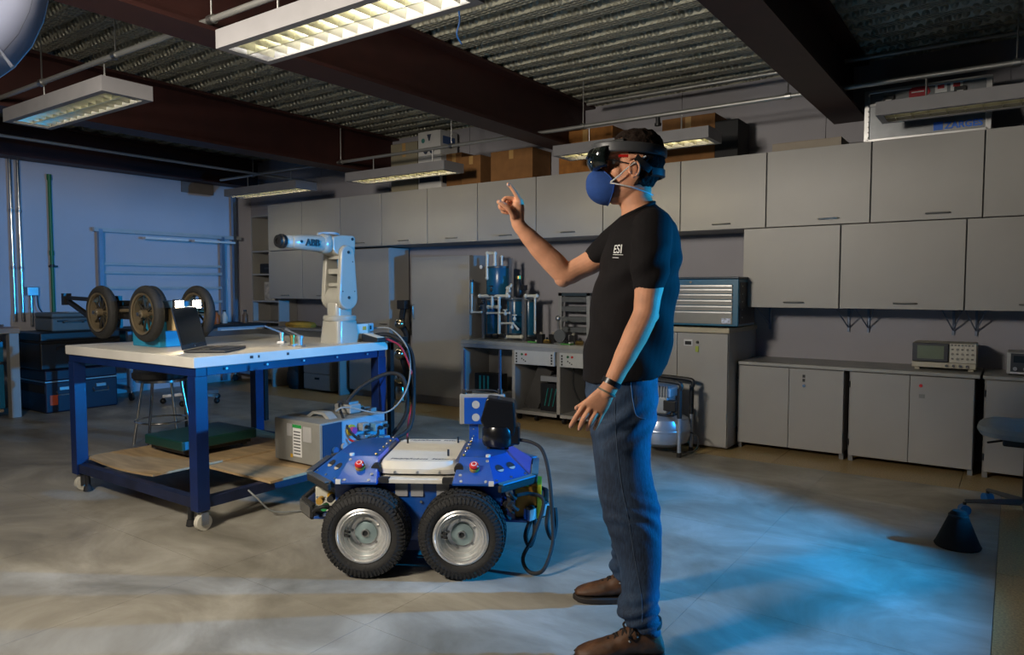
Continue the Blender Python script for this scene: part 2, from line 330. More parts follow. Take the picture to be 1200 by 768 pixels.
# ================================================================== wall cabinets
ZT, ZM, ZL = 2.29, 1.715, 1.10
FY = 5.66                                       # front plane of the wall cabinets
hand = M('dark_pull_handle', (.22, .215, .20), .4, .6)
ordn = ['first', 'second', 'third', 'fourth', 'fifth', 'sixth', 'seventh', 'eighth', 'ninth', 'tenth', 'eleventh', 'twelfth', 'thirteenth']
def pull(parent, x, y, z, w=.12, mat=None, proud=.022):
    m = MB(); m.tube(catmull([(x-w/2, y, z), (x-w/2+.005, y-proud, z), (x+w/2-.005, y-proud, z), (x+w/2, y, z)], 4), .0055, 8)
    return m.build('handle', mat or hand, parent)
def wall_cabinet(x0, x1, z0, z1, label, hx=.5, bright=False):
    t = thing('wall_cabinet', label, 'wall cabinet', ((x0+x1)/2, FY, z0), 0, 'grey wall cabinets'); w = (x1-x0)/2-.001; h = z1-z0
    B(-w, w, .02, YB-FY-.001, .001, h-.001).build('body', lam_edge, t)
    d = B(-w+.004, w-.004, 0, .019, .003, h-.003).build('door', lam, t, .0015)
    pull(d, -w+2*w*hx, 0, .045, .13, chrome if bright else None)
tops = [-7.70, -7.05, -6.37, -5.71, -5.04, -4.38, -3.69, -2.99, -2.275, -1.585, -.86, -.19, .49, 1.17]
for i, (a, b) in enumerate(zip(tops, tops[1:])):
    wall_cabinet(a, b, ZM, ZT, 'grey wall cabinet in the top row, %s from the open corner shelf' % ordn[i], bright=(i == 9), hx=.62 if i > 8 else .5)
for i, (a, b) in enumerate(((-7.70, -7.05), (-7.05, -6.37))):
    wall_cabinet(a, b, ZL+.02, ZM-.002, 'grey lower-row wall cabinet above the desk in the corner, %s from the open shelf' % ordn[i])
for i, (a, b) in enumerate(((-1.755, -1.05), (-1.05, -.275), (-.275, .40))):
    wall_cabinet(a, b, ZL, ZM-.002, 'grey lower-row wall cabinet on brackets over the low cupboards, %s from the blue tool chest' % ordn[i], hx=.55)
brk = M('blue_grey_bracket', (.16, .20, .28), .45, .3)
for x in (-1.66, -1.06, -.92, -.36, -.22):
    t = thing('shelf_bracket', 'thin blue-grey steel bracket holding up the lower-row wall cabinets', 'bracket', (x, YB, ZL-.19), 0, 'brackets under the lower-row wall cabinets')
    B(-.008, .008, -.02, -.001, 0, .189).build('upright', brk, t)
    for s in (-1, 1): MB().bar((0, -.012, .03), (s*.06, -.20, .185), .006, .008).build('strut', brk, t)
# open corner shelf
t = thing('corner_shelf', 'tall narrow open shelf unit in the corner', 'shelf', (-8.05, 5.83, 0))
B(-.24, -.22, 0, .28, .06, 2.20).build('side_panel', lam, t); B(.30, .32, 0, .28, .06, 2.20).build('side_panel', lam, t)
B(-.22, .30, .268, .28, .06, 2.20).build('back_panel', lam_edge, t)
for z in (.06, .45, .80, 1.07, 1.42, 1.72, 2.18): B(-.22, .30, 0, .268, z, z+.02).build('shelf_board', lam, t)
t = thing('notice_sheet', 'pale printed sheet standing inside the corner shelf', 'paper', (-7.96, 5.86, 1.091))
B(-.11, .11, 0, .004, 0, .24).build('sheet', M('printed_paper', (.45, .42, .38), .8, noise=.5, nscale=14), t)
t = thing('dark_case', 'dark case on the corner shelf', 'case', (-8.0, 5.86, 1.441)); B(-.16, .14, .0, .22, 0, .13).build('body', blackm, t, .01); B(-.05, .05, -.01, 0, .06, .08).build('handle', black, t)
# ------------------------------------------------------------------ desk and drawers under the corner wall cabinets
t = thing('corner_desk', 'grey desk under the corner wall cabinets', 'desk', (-7.15, 5.72, 0))
B(-.54, .75, -.1, .38, .74, .765).build('top', lam_edge, t, .003); B(-.54, -.515, -.05, .37, 0, .74).build('side_panel', lam, t); B(.70, .73, -.05, .37, 0, .74).build('side_panel', lam, t); B(-.51, .70, .35, .37, .35, .74).build('back_panel', lam_edge, t)
t = thing('drawer_pedestal', 'grey drawer pedestal beside the tall grey cupboard', 'drawers', (-6.86, 5.70, 0))
B(-.25, .24, .02, .32, .02, .60).build('body', lam, t)
for z in (.03, .225, .42):
    d = B(-.245, .235, 0, .019, z, z+.185).build('drawer', lam, t, .002); B(-.04, .04, -.004, 0, .12+z, .145+z).build('handle', black, d)
t = thing('backpack', 'black backpack on the floor under the corner desk', 'backpack', (-7.33, 5.80, 0))
MB().loft([[Vector((.15*s*math.cos(a), .11*s*math.sin(a), z)) for a in [2*PI*i/16 for i in range(16)]] for z, s in ((0, .9), (.08, 1.05), (.24, 1), (.36, .8), (.42, .4))]).build('bag', M('black_nylon', (.02, .02, .022), .8, bump=.3, bscale=20), t)
MB().tube(catmull([(-.06, -.06, .38), (-.03, -.08, .46), (.03, -.08, .46), (.06, -.06, .38)]), .008).build('top_loop', blackm, t); MB().loft([[Vector((.10*s*math.cos(a), -.09+.05*s*math.sin(a), z)) for a in [2*PI*i/12 for i in range(12)]] for z, s in ((.05, .8), (.1, 1), (.2, .9), (.24, .5))]).build('pocket', M('black_nylon', 0), t)
# yellow bag and black tray on the desk
t = thing('yellow_bag', 'folded yellow cloth bag lying on the corner desk', 'bag', (-7.3, 5.82, .766))
MB().loft([[Vector((.26*s*math.cos(a), .10*s*math.sin(a)+.01*math.sin(5*a), z)) for a in [2*PI*i/20 for i in range(20)]] for z, s in ((0, .95), (.03, 1.03), (.06, .9), (.075, .4))]).build('cloth', M('mustard_cloth', (.42, .25, .03), .85, noise=.3, nscale=10, bump=.5, bscale=18), t)
# ------------------------------------------------------------------ tall cupboards
def doors2(t, x0, x1, z0, z1, y=0):
    xm = (x0+x1)/2; return [B(a+.002, b-.002, y-.019, y, z0, z1).build('door', lam, t, .0015) for a, b in ((x0, xm), (xm, x1))]
t = thing('tall_cupboard', 'tall grey cupboard whose side faces the chrome ball stand', 'cupboard', (-6.03, 5.78, 0))
B(-.33, .33, .0, .30, .07, 1.70).build('body', lam, t); B(-.31, .31, .02, .29, 0, .07).build('plinth', lam_edge, t)
d = B(-.328, .328, -.02, -.001, .075, 1.695).build('door', lam, t, .0015); pull(d, .24, -.02, .85, .10)
t = thing('grey_cupboard', 'grey single-door cupboard beside the process rig', 'cupboard', (-4.98, 5.80, 0))
B(-.40, .40, .0, .315, .09, 1.59).build('body', lam, t); B(-.38, .38, .02, .30, 0, .09).build('plinth', lam_edge, t)
d = B(-.40, .40, -.02, -.001, .095, 1.585).build('door', lam, t, .0015)
MB().tube(catmull([(-.36, -.02, .92), (-.36, -.045, .93), (-.36, -.045, 1.06), (-.36, -.02, 1.07)], 4), .006).build('handle', chrome, d)
# chrome ball stand in the gap
t = thing('ball_stand', 'black stand carrying polished chrome balls between the two tall cupboards', 'stand', (-5.52, 5.76, 0))
B(-.10, .10, -.06, .10, 0, .02).build('base', steel, t)
MB().tube(catmull([(.02, .05, .02), (.03, .05, .30), (-.03, .05, .5), (.04, .05, .72), (-.04, .05, .86), (0, .05, 1.08)]), .035, 10).build('column', blackm, t)
for z, rr in ((.86, .062), (.53, .07), (.26, .066)): MB().sphere((0, -.02, z), rr, 18, 12).build('ball', M('bronze_chrome', (.62, .55, .44), .16, 1.0), t)
MB().lathe([(.001, .02), (.062, .02), (.066, .12), (.055, .17), (.001, .18)], (0, -.01, 0)).build('canister', M('bronze_chrome', 0), t)
MB().box(-.06, .06, -.01, .08, 1.02, 1.12).build('head', blackm, t, .01)
# ------------------------------------------------------------------ low cupboards
def lock(parent, x, y, z, col=None):
    MB().cyl((x, y, z), (x, y-.012, z), .011, n=14).build('lock', col or chrome, parent)
def low_cupboard(x0, x1, label, kind):
    t = thing('low_cupboard', label, 'cupboard', ((x0+x1)/2, 5.62, 0)); w = (x1-x0)/2-.006
    B(-w, w, .0, YB-5.62-.002, .05, .655).build('body', lam_edge, t)
    for s in (-1, 1): B(s*w, s*(w-.03), .01, .05, 0, .05).build('foot', M('plinth_grey', (.2, .2, .2), .6), t); B(s*(w-.05), s*(w-.1), .3, .4, 0, .05).build('foot', M('plinth_grey', 0), t)
    ds = doors2(t, -w+.008, w-.002, .045, .65)
    if kind == 1:
        for z in (.585, .555): B(.10, .118, -.024, -.019, z, z+.022).build('key_plate', black, ds[1])
        lock(ds[1], .112, -.019, .525)
    if kind == 2:
        lock(ds[1], .07, -.019, .585, redp); B(.06, .095, -.026, -.019, .50, .525).build('key_plate', hand, ds[1])
    for z in (.12, .54): MB().cyl((-w+.004, -.022, z), (-w+.004, -.022, z+.045), .006, n=8).build('hinge', black, t)
    return t
low_cupboard(-1.77, -.985, 'low grey two-door cupboard with a black key plate next to the tall tool chest cupboard', 1)
low_cupboard(-.965, -.19, 'low grey two-door cupboard under the oscilloscope', 2)
low_cupboard(-.15, .62, 'low grey cupboard under the small power supply', 3)
ct = B(-1.755, -.17, 5.585, YB-.002, .657, .682).build('worktop', M('grey_worktop', (.33, .325, .30), .4, noise=.1), None, .003); tag(ct, 'grey worktop lying across the low cupboards under the oscilloscope', 'worktop')
ct = B(-.155, .66, 5.60, YB-.002, .656, .678).build('worktop', M('grey_worktop', 0), None, .003); tag(ct, 'grey worktop under the small power supply', 'worktop')
# tall-ish cupboard under tool chest
t = thing('tool_cupboard', 'waist-high grey cupboard carrying the blue tool chest', 'cupboard', (-2.15, 5.42, 0))
B(-.44, .375, .0, YB-5.42-.003, .02, .905).build('body', lam, t); B(-.45, .385, -.03, YB-5.42-.003, .906, .945).build('top', M('beige_top', (.44, .38, .26), .45), t, .004)
ds = doors2(t, -.438, .373, .03, .90)
for d, x in ((ds[0], -.10), (ds[1], .06)):
    m = MB(); m.box(x-.035, x+.035, -.024, -.019, .80, .85); m.build('recess_handle', alu, d); B(x-.026, x+.026, -.0255, -.024, .808, .836).build('recess', blackm, d)
lock(ds[1], .135, -.019, .83, black)
MB().box(.12, .145, -.028, -.022, .755, .80).build('key_fob', M('yellow_green_fob', (.35, .42, .05), .5), ds[1])
# tool chest
t = thing('tool_chest', 'blue tool chest with silver drawer fronts standing on the cupboard', 'tool chest', (-2.03, 5.44, .946))
B(-.44, .315, .0, .42, .012, .375).build('case', M('tool_blue', (.008, .12, .22), .35), t, .006)
B(.3152, .319, .03, .40, .03, .35).build('side_panel', M('tool_side_black', (.012, .013, .016), .5), t)
B(-.45, .322, -.02, .43, .375, .392).build('lid', M('tool_lid', (.01, .03, .05), .4), t, .006)
for k, (z0, z1) in enumerate(((.030, .125), (.13, .17), (.175, .215), (.22, .26), (.265, .30), (.303, .33))):
    d = B(-.41, .27, -.008, 0, z0, z1).build('drawer', M('drawer_silver', (.20, .20, .185), .4, .3), t); B(-.41, .27, -.022, -.008, z1-.012, z1-.003).build('pull_rail', alu, d)
MB().cyl((-.06, -.008, .352), (-.06, .0, .352), .010, n=12).build('lock', chrome, t)
B(.19, .26, -.0095, -.008, .035, .075).build('sticker', M('white_blue_sticker', (.5, .55, .7), .5, noise=.5, nscale=60), t)
for k in range(5): MB().cyl((.319, .08, .08+k*.06), (.322, .08, .08+k*.06), .006, n=8).build('rivet', steel, t)
# ------------------------------------------------------------------ oscilloscope and power supply
beigei = M('instrument_beige', (.50, .46, .36), .5)
t = thing('oscilloscope', 'beige oscilloscope with a grey-green screen on the worktop', 'oscilloscope', (-.39, 5.74, .683))
for x in (-.16, .16): B(x-.015, x+.015, .02, .05, 0, .018).build('foot', beigei, t); B(x-.015, x+.015, .2, .23, 0, .018).build('foot', beigei, t)
B(-.19, .19, .01, .25, .018, .19).build('case', beigei, t, .008); B(-.19, .19, -.008, .01, .018, .055).build('lower_panel', beigei, t, .004)
B(-.188, .03, -.012, .01, .058, .188).build('screen_bezel', M('bezel_dark', (.03, .032, .04), .4), t, .006)
B(-.158, .002, -.0135, -.012, .078, .17).build('screen', M('lcd_greygreen', (.16, .19, .13), .25), t)
B(.035, .188, -.006, .01, .058, .188).build('control_panel', M('panel_cream', (.58, .54, .44), .5), t)
for i in range(5):
    for j in range(3):
        x, z = .052+i*.029, .085+j*.032
        if (i+j) % 2: MB().cyl((x, -.006, z), (x, -.018, z), .008, n=12).build('knob', M('knob_grey', (.28, .26, .22), .5), t)
        else: B(x-.007, x+.007, -.011, -.006, z-.005, z+.005).build('button', M('button_dark', (.16, .15, .13), .5), t)
for i in range(7): B(.042+i*.02, .055+i*.02, -.01, -.006, .173, .183).build('button', M('button_dark', 0), t)
for i in range(4): MB().cyl((.02+i*.04, -.008, .036), (.02+i*.04, -.025, .036), .009, n=12).build('connector', chrome, t)
t = thing('power_supply', 'small grey power supply with a dark display at the end of the low cupboards', 'power supply', (.09, 5.72, .679))
B(-.12, .16, .01, .30, .008, .15).build('case', M('psu_grey', (.42, .43, .43), .5), t, .006)
for x in (-.1, .13): B(x-.01, x+.01, .03, .28, 0, .008).build('foot', black, t)
B(-.10, .15, -.002, .01, .012, .145).build('front_panel', M('psu_dark', (.03, .035, .045), .4), t)
B(-.085, .06, -.005, -.002, .085, .13).build('display', M('psu_lcd', (.02, .03, .04), .15), t)
for i in range(4): MB().cyl((-.075+i*.055, -.002, .045), (-.075+i*.055, -.016, .045), .012, n=12).build('knob', M('psu_knob', (.3, .32, .36), .5), t)
B(-.10, .15, -.004, -.002, .012, .024).build('label_strip', M('psu_strip', (.6, .62, .65), .5), t)
# ------------------------------------------------------------------ boxes on the wall cabinets
def carton(px0, px1, ytop, depth, label, mat, z0=ZT, yf=5.76, name='cardboard_box', tape=True, flaps=True, group=None):
    a = on_y(px0, ytop, yf); b = on_y(px1, ytop, yf); h = (a.z+b.z)/2-z0; w = (b.x-a.x)/2; depth = min(depth, YB-.014-yf)
    t = thing(name, label, 'box', ((a.x+b.x)/2, yf, z0), 0, group)
    B(-w, w, 0, depth, 0.001, h).build('carton', mat, t, .003)
    if flaps:
        B(-w, w, 0, depth/2-.002, h, h+.003).build('flap', mat, t); B(-w, w, depth/2+.002, depth, h, h+.003).build('flap', mat, t)
    if tape: B(-.025, .025, -.001, 0, h*.72, h).build('tape', M('packing_tape', (.42, .25, .09), .3), t)
    return t, w, h
carton(458, 489, 168, .3, 'dark beige box beside the printed white boxes on the wall cabinets', M('dull_beige_card', (.25, .22, .15), .85))
whitebox = M('white_print_box', (.55, .54, .52), .7)
prt = M('dark_print', (.03, .04, .07), .7)
t, w, h = carton(490, 517, 183, .30, 'white printed box at the bottom of the pair on the wall cabinets', whitebox, tape=False, name='printed_box')
B(w, w+.001, .02, .28, .06, .18).build('print', prt, t); B(-w+.02, w-.02, -.001, 0, .08, .14).build('print', prt, t)
zb = ZT+h+.005
t, w, h = carton(490, 516, 154, .28, 'white printed box on top of another white box on the wall cabinets', whitebox, z0=zb, tape=False, name='printed_box')
for x in (-.05, .035): MB().cyl((x, 0, .05), (x, -.001, .05), .03, n=16).build('print', prt, t)
B(-.085, .075, -.0011, 0, .045, .065).build('print', prt, t); MB().prism([(-.03, h-.03), (.03, h-.03), (.006, h-.10), (-.006, h-.10)], (0, 0, 0), (1, 0, 0), (0, 0, 1), (0, -.001, 0)).build('print', prt, t)
MB().cyl((-.085, 0, h-.09), (-.085, -.001, h-.09), .025, n=14).build('print', M('green_print', (.05, .2, .18), .7), t)
B(w, w+.001, .04, .24, .12, .2).build('print', M('blue_print', (.05, .1, .25), .7), t)
carton(523, 541, 180, .20, 'low brown carton next to the printed white boxes', card, flaps=True, yf=5.82)
carton(541, 563, 183, .26, 'narrow brown carton between two brown boxes on the wall cabinets', card)
t, w, h = carton(575, 624, 176, .33, 'brown cardboard box with taped flap above the pointing hand', card)
carton(655, 718, 152, .3, 'orange-brown carton with printed holes behind the ceiling light near the head', M('orange_card', (.28, .11, .02), .85, noise=.25, nscale=15), yf=5.80)
carton(776, 838, 137, .3, 'brown carton with a white label near the black box', card, yf=5.80)
t, w, h = carton(838, 865, 141, .3, 'black box at the end of the brown cartons', blackm, tape=False, name='black_box')
t, w, h = carton(905, 986, 165, .3, 'long flat beige carton lying on the wall cabinets', M('pale_card', (.38, .33, .27), .85), tape=False)
# metal transport case
a = on_y(1015, 165, 5.70); b = on_y(1158, 150, 5.70); tpz = on_y(1015, 108, 5.70).z
t = thing('transport_case', 'aluminium transport case with red sticker and blue ZARGES lettering', 'case', ((a.x+b.x)/2, 5.70, ZT)); w = (b.x-a.x)/2; h = tpz-ZT
casem = M('case_aluminium', (.20, .21, .22), .38, .8, noise=.15)
B(-w, w, 0.008, .40, .005, h).build('shell', casem, t, .01)
for s in (-1, 1): B(s*w-.018, s*w+.018, 0, .03, .004, h+.002).build('corner_profile', alu, t, .004)
B(-w, w, 0, .02, .0, .02).build('edge_profile', alu, t, .003); B(-w, w, 0, .02, h-.018, h+.004).build('edge_profile', alu, t, .003); B(-w, w, .002, .02, h*.70, h*.70+.016).build('lid_seam', alu, t)
for i in range(9): MB().sphere((-w+.012, -.001, .03+i*(h-.06)/8), .006, 8, 6).build('rivet', alu, t); 
for x in (-w*.62, w*.55): l_ = B(x-.035, x+.035, -.016, .004, h*.62, h*.86).build('latch', M('latch_dark', (.06, .06, .06), .35, .5), t, .005); B(x-.018, x+.018, -.022, -.016, h*.66, h*.78).build('latch_clasp', steel, l_)
x0 = -w*.28; MB().prism([(x0, h*.76), (x0+.10, h*.76), (x0+.13, h*.84), (x0+.11, h*.96), (x0+.02, h*.96), (x0, h*.92)], (0, 0, 0), (1, 0, 0), (0, 0, 1), (0, .006, 0)).build('sticker', M('sticker_red', (.45, .02, .03), .5), t)
B(x0+.015, x0+.09, -.001, 0.008, h*.855, h*.875).build('sticker_text', whitep, t)
for k in (0, 1):
    s_ = B(x0+.155+k*.09, x0+.225+k*.09, .004, .009, h*.80, h*.97).build('sticker', whitep, t)
    B(x0+.17+k*.09, x0+.21+k*.09, .003, .004, h*.87, h*.94).build('sticker_mark', M('sticker_red', 0), s_)
bz = M('blue_lettering', (.02, .14, .62), .5); B(w*.14, w*.14+.055, .004, .009, h*.09, h*.09+.055).build('logo_square', bz, t)
text_part('ZARGES', .060, bz, t, 'lettering', (w*.14+.065, .006, h*.09+.005), (1, 0, 0), (0, 0, 1), .003, .002)
# ================================================================== process rig bench
benchm = M('bench_grey_profile', (.36, .37, .38), .4, .3)
t = thing('training_bench', 'grey training bench with two control panels under the process rig', 'workbench', (-3.78, 5.60, 0))
B(-.76, .80, -.02, .50, .70, .735).build('worktop', M('grey_worktop', 0), t, .004); B(-.76, .80, -.015, .0, .665, .70).build('front_rail', benchm, t)
for x in (-.75, -.12, .38, .78): B(x-.02, x+.015, .0, .48, .06, .70).build('side_panel', lam, t)
B(-.73, -.14, .42, .44, .1, .70).build('back_panel', lam, t); B(-.12, .78, .46, .48, .1, .70).build('back_panel', blackm, t)
B(-.10, .78, .0, .46, .06, .09).build('base_shelf', lam, t)
for x0 in (-.105, .395):
    p = B(x0+.01, x0+.455, -.03, .02, .535, .665).build('control_panel', M('panel_silver', (.50, .51, .50), .4), t, .003)
    MB().cyl((x0+.10, -.03, .63), (x0+.10, -.036, .63), .011, n=12).build('green_button', M('green_button', (.01, .12, .04), .4), p); MB().cyl((x0+.145, -.03, .63), (x0+.145, -.036, .63), .011, n=12).build('red_button', redp, p)
    for k in range(4): B(x0+.03, x0+.045, -.033, -.03, .55+k*.026, .566+k*.026).build('socket', black, p); B(x0+.42, x0+.435, -.033, -.03, .55+k*.026, .566+k*.026).build('socket', black, p)
    for k in range(3): MB().cyl((x0+.10+.02*k, -.03, .59-.012*k), (x0+.10+.02*k, -.035, .59-.012*k), .006, n=8).build('socket', black, p)
for x in (-.08, .12, .42, .70):
    c = MB().cyl((x-.012, .04, .03), (x+.012, .04, .03), .03, n=16).build('caster', black, t); MB().cyl((x, .04, .03), (x, .04, .062), .008, n=8).build('caster_stem', steel, c)
t = thing('cable_box', 'black controller with green strips on the floor shelf under the bench', 'controller', (-4.28, 5.70, .0))
B(-.16, .18, -.06, .16, .0, .22).build('stand_box', M('pale_grey_box', (.36, .36, .35), .5), t, .004); B(-.15, .15, -.03, .12, .221, .40).build('body', black, t, .004)
for k in range(3): B(-.09+k*.05, -.07+k*.05, -.034, -.03, .24, .38).build('strip', M('turquoise_strip', (.02, .30, .28), .5), t)
t = thing('power_box', 'black power box with hanging cables on the bench back panel', 'power box', (-3.98, 5.96, .42))
B(-.06, .06, -.02, .06, 0, .14).build('body', black, t, .004)
for k in range(3): MB().tube(catmull([(-.03+k*.03, 0, 0), (-.03+k*.04, -.03, -.15), (.0+k*.05, .02, -.30), (-.02+k*.06, .0, -.41)]), .006).build('cable', blackm, t)
t = thing('module_rack', 'black module with turquoise strips leaning inside the bench bay', 'module', (-3.64, 5.72, .092))
MB().bar((-.17, .05, .0), (.0, .05, .40), .04, .16).build('panel', M('module_brown', (.06, .055, .05), .6), t); B(-.02, .17, -.02, .1, 0, .26).build('body', black, t)
for k in range(3): MB().bar((.03+k*.045, -.025, .05), (.07+k*.045, -.025, .22), .014, .004).build('strip', M('turquoise_strip', 0), t)
B(-.02, .17, -.02, .12, .28, .33).build('tray', benchm, t)
MB().tube(catmull([(.30, .05, .42), (.33, .0, .25), (.40, .02, .1), (.52, .04, .0)]), .008).build('hose', blackm, t)
# ------------------------------------------------------------------ the process rig
pvc = M('white_pvc', (.62, .62, .55), .4); tank = M('blue_tank', (.012, .10, .20), .25, noise=.15)
t = thing('process_rig', 'process rig of blue tanks and white pipes standing on the bench', 'process rig', (-4.08, 5.76, .737))
def rp(x, y, Y=0.): q = on_y(x, y, 5.76+Y); return Vector((q.x+4.08, Y, q.z-.737))
def tk(x0, x1, y0, y1, Y, mat=tank):
    a = rp(x0, y1, Y); b = rp(x1, y0, Y); r = (b.x-a.x)/2; c = Vector(((a.x+b.x)/2, Y, 0))
    o = MB().lathe([(.001, a.z), (r*.96, a.z), (r, a.z+.01), (r, b.z-.01), (r*.96, b.z), (.001, b.z)], c, (0, 0, 1), 28).build('tank', mat, t)
    for z in (a.z+.01, b.z-.012): MB().cyl(c+Vector((0, 0, z-.008)), c+Vector((0, 0, z+.008)), r*1.05, n=28).build('tank_ring', M('dark_ring', (.03, .05, .07), .4), o)
tk(573, 598, 312, 347, .10); tk(596, 613, 351, 392, .12); tk(572, 583, 352, 396, .12); tk(614, 627, 352, 394, .15)
for px_ in (567.5, 599.5, 614.5):                            # aluminium uprights
    a = rp(px_, 397, .05); b = rp(px_, 303 if px_ > 598 and px_ < 610 else 350, .05); B(a.x-.016, a.x+.016, .03, .062, .0, b.z).build('upright', alu, t)
a = rp(565, 349, .06); b = rp(630, 349, .06); B(a.x, b.x, .04, .07, a.z-.012, a.z+.012).build('crossbar', alu, t)
def pipe(pts, r=.0155, mat=pvc, nm='pipe'):
    P = [rp(p[0], p[1], p[2] if len(p) > 2 else -.02) for p in pts]; m = MB()
    for a, b in zip(P, P[1:]): m.cyl(a, b, r, n=10)
    for p in P: m.sphere(p, r*1.35, 10, 6)
    return m.build(nm, mat, t)
pipe([(571, 326), (571, 297), (580, 297), (580, 310)]); pipe([(588, 310), (588, 301)], .011)
pipe([(562, 347), (596, 347)]); pipe([(577, 347), (577, 360), (583, 360)]); pipe([(572, 360), (585, 360)]); pipe([(585, 349), (585, 392)])
pipe([(571, 367), (597, 367)], .010); pipe([(594, 347), (595, 338), (599, 335)]); pipe([(616, 347), (629, 347)]); pipe([(593, 395), (611, 395)]); pipe([(588, 379), (601, 379), (607, 386)], .010)
pipe([(553, 346), (553, 366), (564, 366)], .010); pipe([(627, 349), (627, 390)], .010)
MB().cyl(rp(553, 344), rp(553, 331), .013, n=12).build('sight_glass', M('cyan_glass', (.10, .35, .45), .2), t); MB().cyl(rp(553, 331), rp(553, 328), .018, n=12).build('cap', black, t)
g = rp(565, 313, -.03); d = MB().cyl(g, g+Vector((0, -.018, 0)), .022, n=20).build('gauge', steel, t); MB().cyl(g+Vector((0, -.018, 0)), g+Vector((0, -.020, 0)), .018, n=20).build('dial', whitep, d)
def valve(x, y, mat=black, s=.02):
    c = rp(x, y, -.03); m = MB(); m.sphere(c, s, 10, 8); m.cyl(c, c+Vector((0, 0, s*1.9)), s*.45, n=8); m.box(c.x-s*1.3, c.x+s*1.3, c.y-s*.4, c.y+s*.4, c.z+s*1.8, c.z+s*2.4); m.build('valve', mat, t)
for x, y in ((566, 355), (563, 361), (576, 340), (597, 341), (592, 368), (603, 374), (600, 384)): valve(x, y, black if x < 590 else pvc, .018)
c = rp(608, 338, .0); MB().lathe([(.001, -.09), (.03, -.09), (.045, -.06), (.045, .02), (.03, .05), (.02, .09), (.001, .10)], c).build('pump_motor', black, t); MB().cyl(c+Vector((.0, 0, .09)), c+Vector((0, 0, .12)), .03, n=14).build('pump_cap', M('brass', (.5, .35, .12), .3, 1.0), t); MB().box(c.x+.03, c.x+.08, -.03, .03, c.z-.02, c.z+.03).build('terminal_box', black, t)
for x in (573, 581, 589): c = rp(x, 396, -.05); MB().cyl(c+Vector((-.03, 0, .02)), c+Vector((.03, 0, .02)), .02, n=12).build('pump', black, t)
MB().prism([(0, 0), (.03, 0), (.015, .026)], rp(607, 367.5, -.0)+Vector((0, .055, 0)), (1, 0, 0), (0, 0, 1), (0, .003, 0)).build('warning_sign', M('warning_yellow', (.6, .33, .02), .5), t)
# dark equipment rack and the small gear behind the person
t = thing('equipment_rack', 'grey rack with dark modules behind the process rig', 'rack', (-3.46, 5.95, .737))
for x in (-.14, .17): B(x-.018, x+.018, 0, .04, 0, .47).build('upright', benchm, t)
for z in (.09, .19, .29, .38): B(-.122, .152, .0, .10, z, z+.05).build('module', M('module_grey', (.10, .11, .12), .5), t, .003)
B(-.16, .19, 0, .06, .44, .47).build('top_bar', M('dark_ring', 0), t)
gm = M('green_pcb', (.06, .28, .05), .5)
for i, (x, y, s) in enumerate(((626, 396, 0), (634, 394, 1), (641, 397, 2), (648, 395, 1), (657, 393, 3), (665, 396, 0), (672, 392, 1), (679, 396, 2))):
    p = on_y(x, y, 5.70-.03*(i % 3)); lb = ['green circuit board module lying on the bench', 'small black block standing on the bench near the rig', 'small yellow-black fitting lying on the bench', 'round pulley fixture standing on the bench'][s]
    t = thing(['circuit_module', 'black_block', 'fitting', 'pulley_fixture'][s], lb, ['module', 'block', 'fitting', 'fixture'][s], (p.x, p.y, .736), 0, 'small parts on the training bench')
    if s == 0: B(-.05, .05, -.04, .04, 0, .012).build('board', gm, t); B(-.02, .02, -.02, .02, .012, .03).build('chip', black, t); B(.03, .045, -.03, .03, .012, .025).build('connector', whitep, t)
    elif s == 1: B(-.03, .03, -.03, .03, 0, .085).build('body', black, t, .005); MB().cyl((0, 0, .085), (0, 0, .105), .014, n=12).build('knob', M('knob_grey', 0), t)
    elif s == 2: MB().cyl((-.03, 0, .02), (.03, 0, .02), .02, n=12).build('body', M('brass', 0), t); MB().cyl((0, 0, .03), (0, 0, .06), .012, n=10).build('stem', black, t)
    else:
        B(-.05, .05, -.04, .04, 0, .012).build('base', steel, t); MB().cyl((0, -.02, .075), (0, .0, .075), .06, n=24).build('wheel', M('module_grey', 0), t); MB().bar((-.02, .02, .01), (-.04, .02, .22), .022).build('post', steel, t); MB().sphere((-.04, .02, .235), .026, 12, 8).build('head', steel, t)
# ------------------------------------------------------------------ compressor
t = thing('air_compressor', 'small silver air compressor with black frame beside the waist-high cupboard', 'compressor', (-2.19, 5.13, 0))
silv = M('silver_tank', (.42, .45, .50), .3, .6)
MB().lathe([(.001, .05), (.15, .06), (.20, .09), (.215, .14), (.215, .22), (.20, .265), (.15, .29), (.001, .30)], (0, 0, 0), (0, 0, 1), 32).build('air_tank', silv, t)
MB().lathe([(.216, .172), (.219, .178), (.219, .188), (.216, .194)], (0, 0, 0), (0, 0, 1), 32).build('weld_band', silv, t)
B(-.12, .08, -.09, .09, .30, .44).build('pump_body', M('pump_grey', (.38, .42, .46), .4, .3), t, .02)
for k in range(9): B(-.10+k*.022, -.092+k*.022, -.10, .10, .43, .515).build('cooling_fin', silv, t)
B(-.12, .10, -.08, .08, .425, .50).build('motor_shroud', M('pump_grey', 0), t, .015); B(-.07, -.0, -.094, -.09, .36, .385).build('badge', M('badge_blue', (.03, .10, .25), .4), t)
MB().cyl((-.12, -.08, .39), (-.12, -.12, .39), .024, n=16).build('gauge', M('badge_blue', 0), t); B(.05, .15, -.10, -.03, .33, .41).build('pressure_switch', black, t, .008)
MB().sphere((.12, -.08, .31), .02, 10, 8).build('valve', black, t); MB().tube(catmull([(-.1, -.09, .3), (-.02, -.14, .31), (.08, -.12, .3), (.15, -.06, .31)]), .008).build('air_hose', blackm, t)
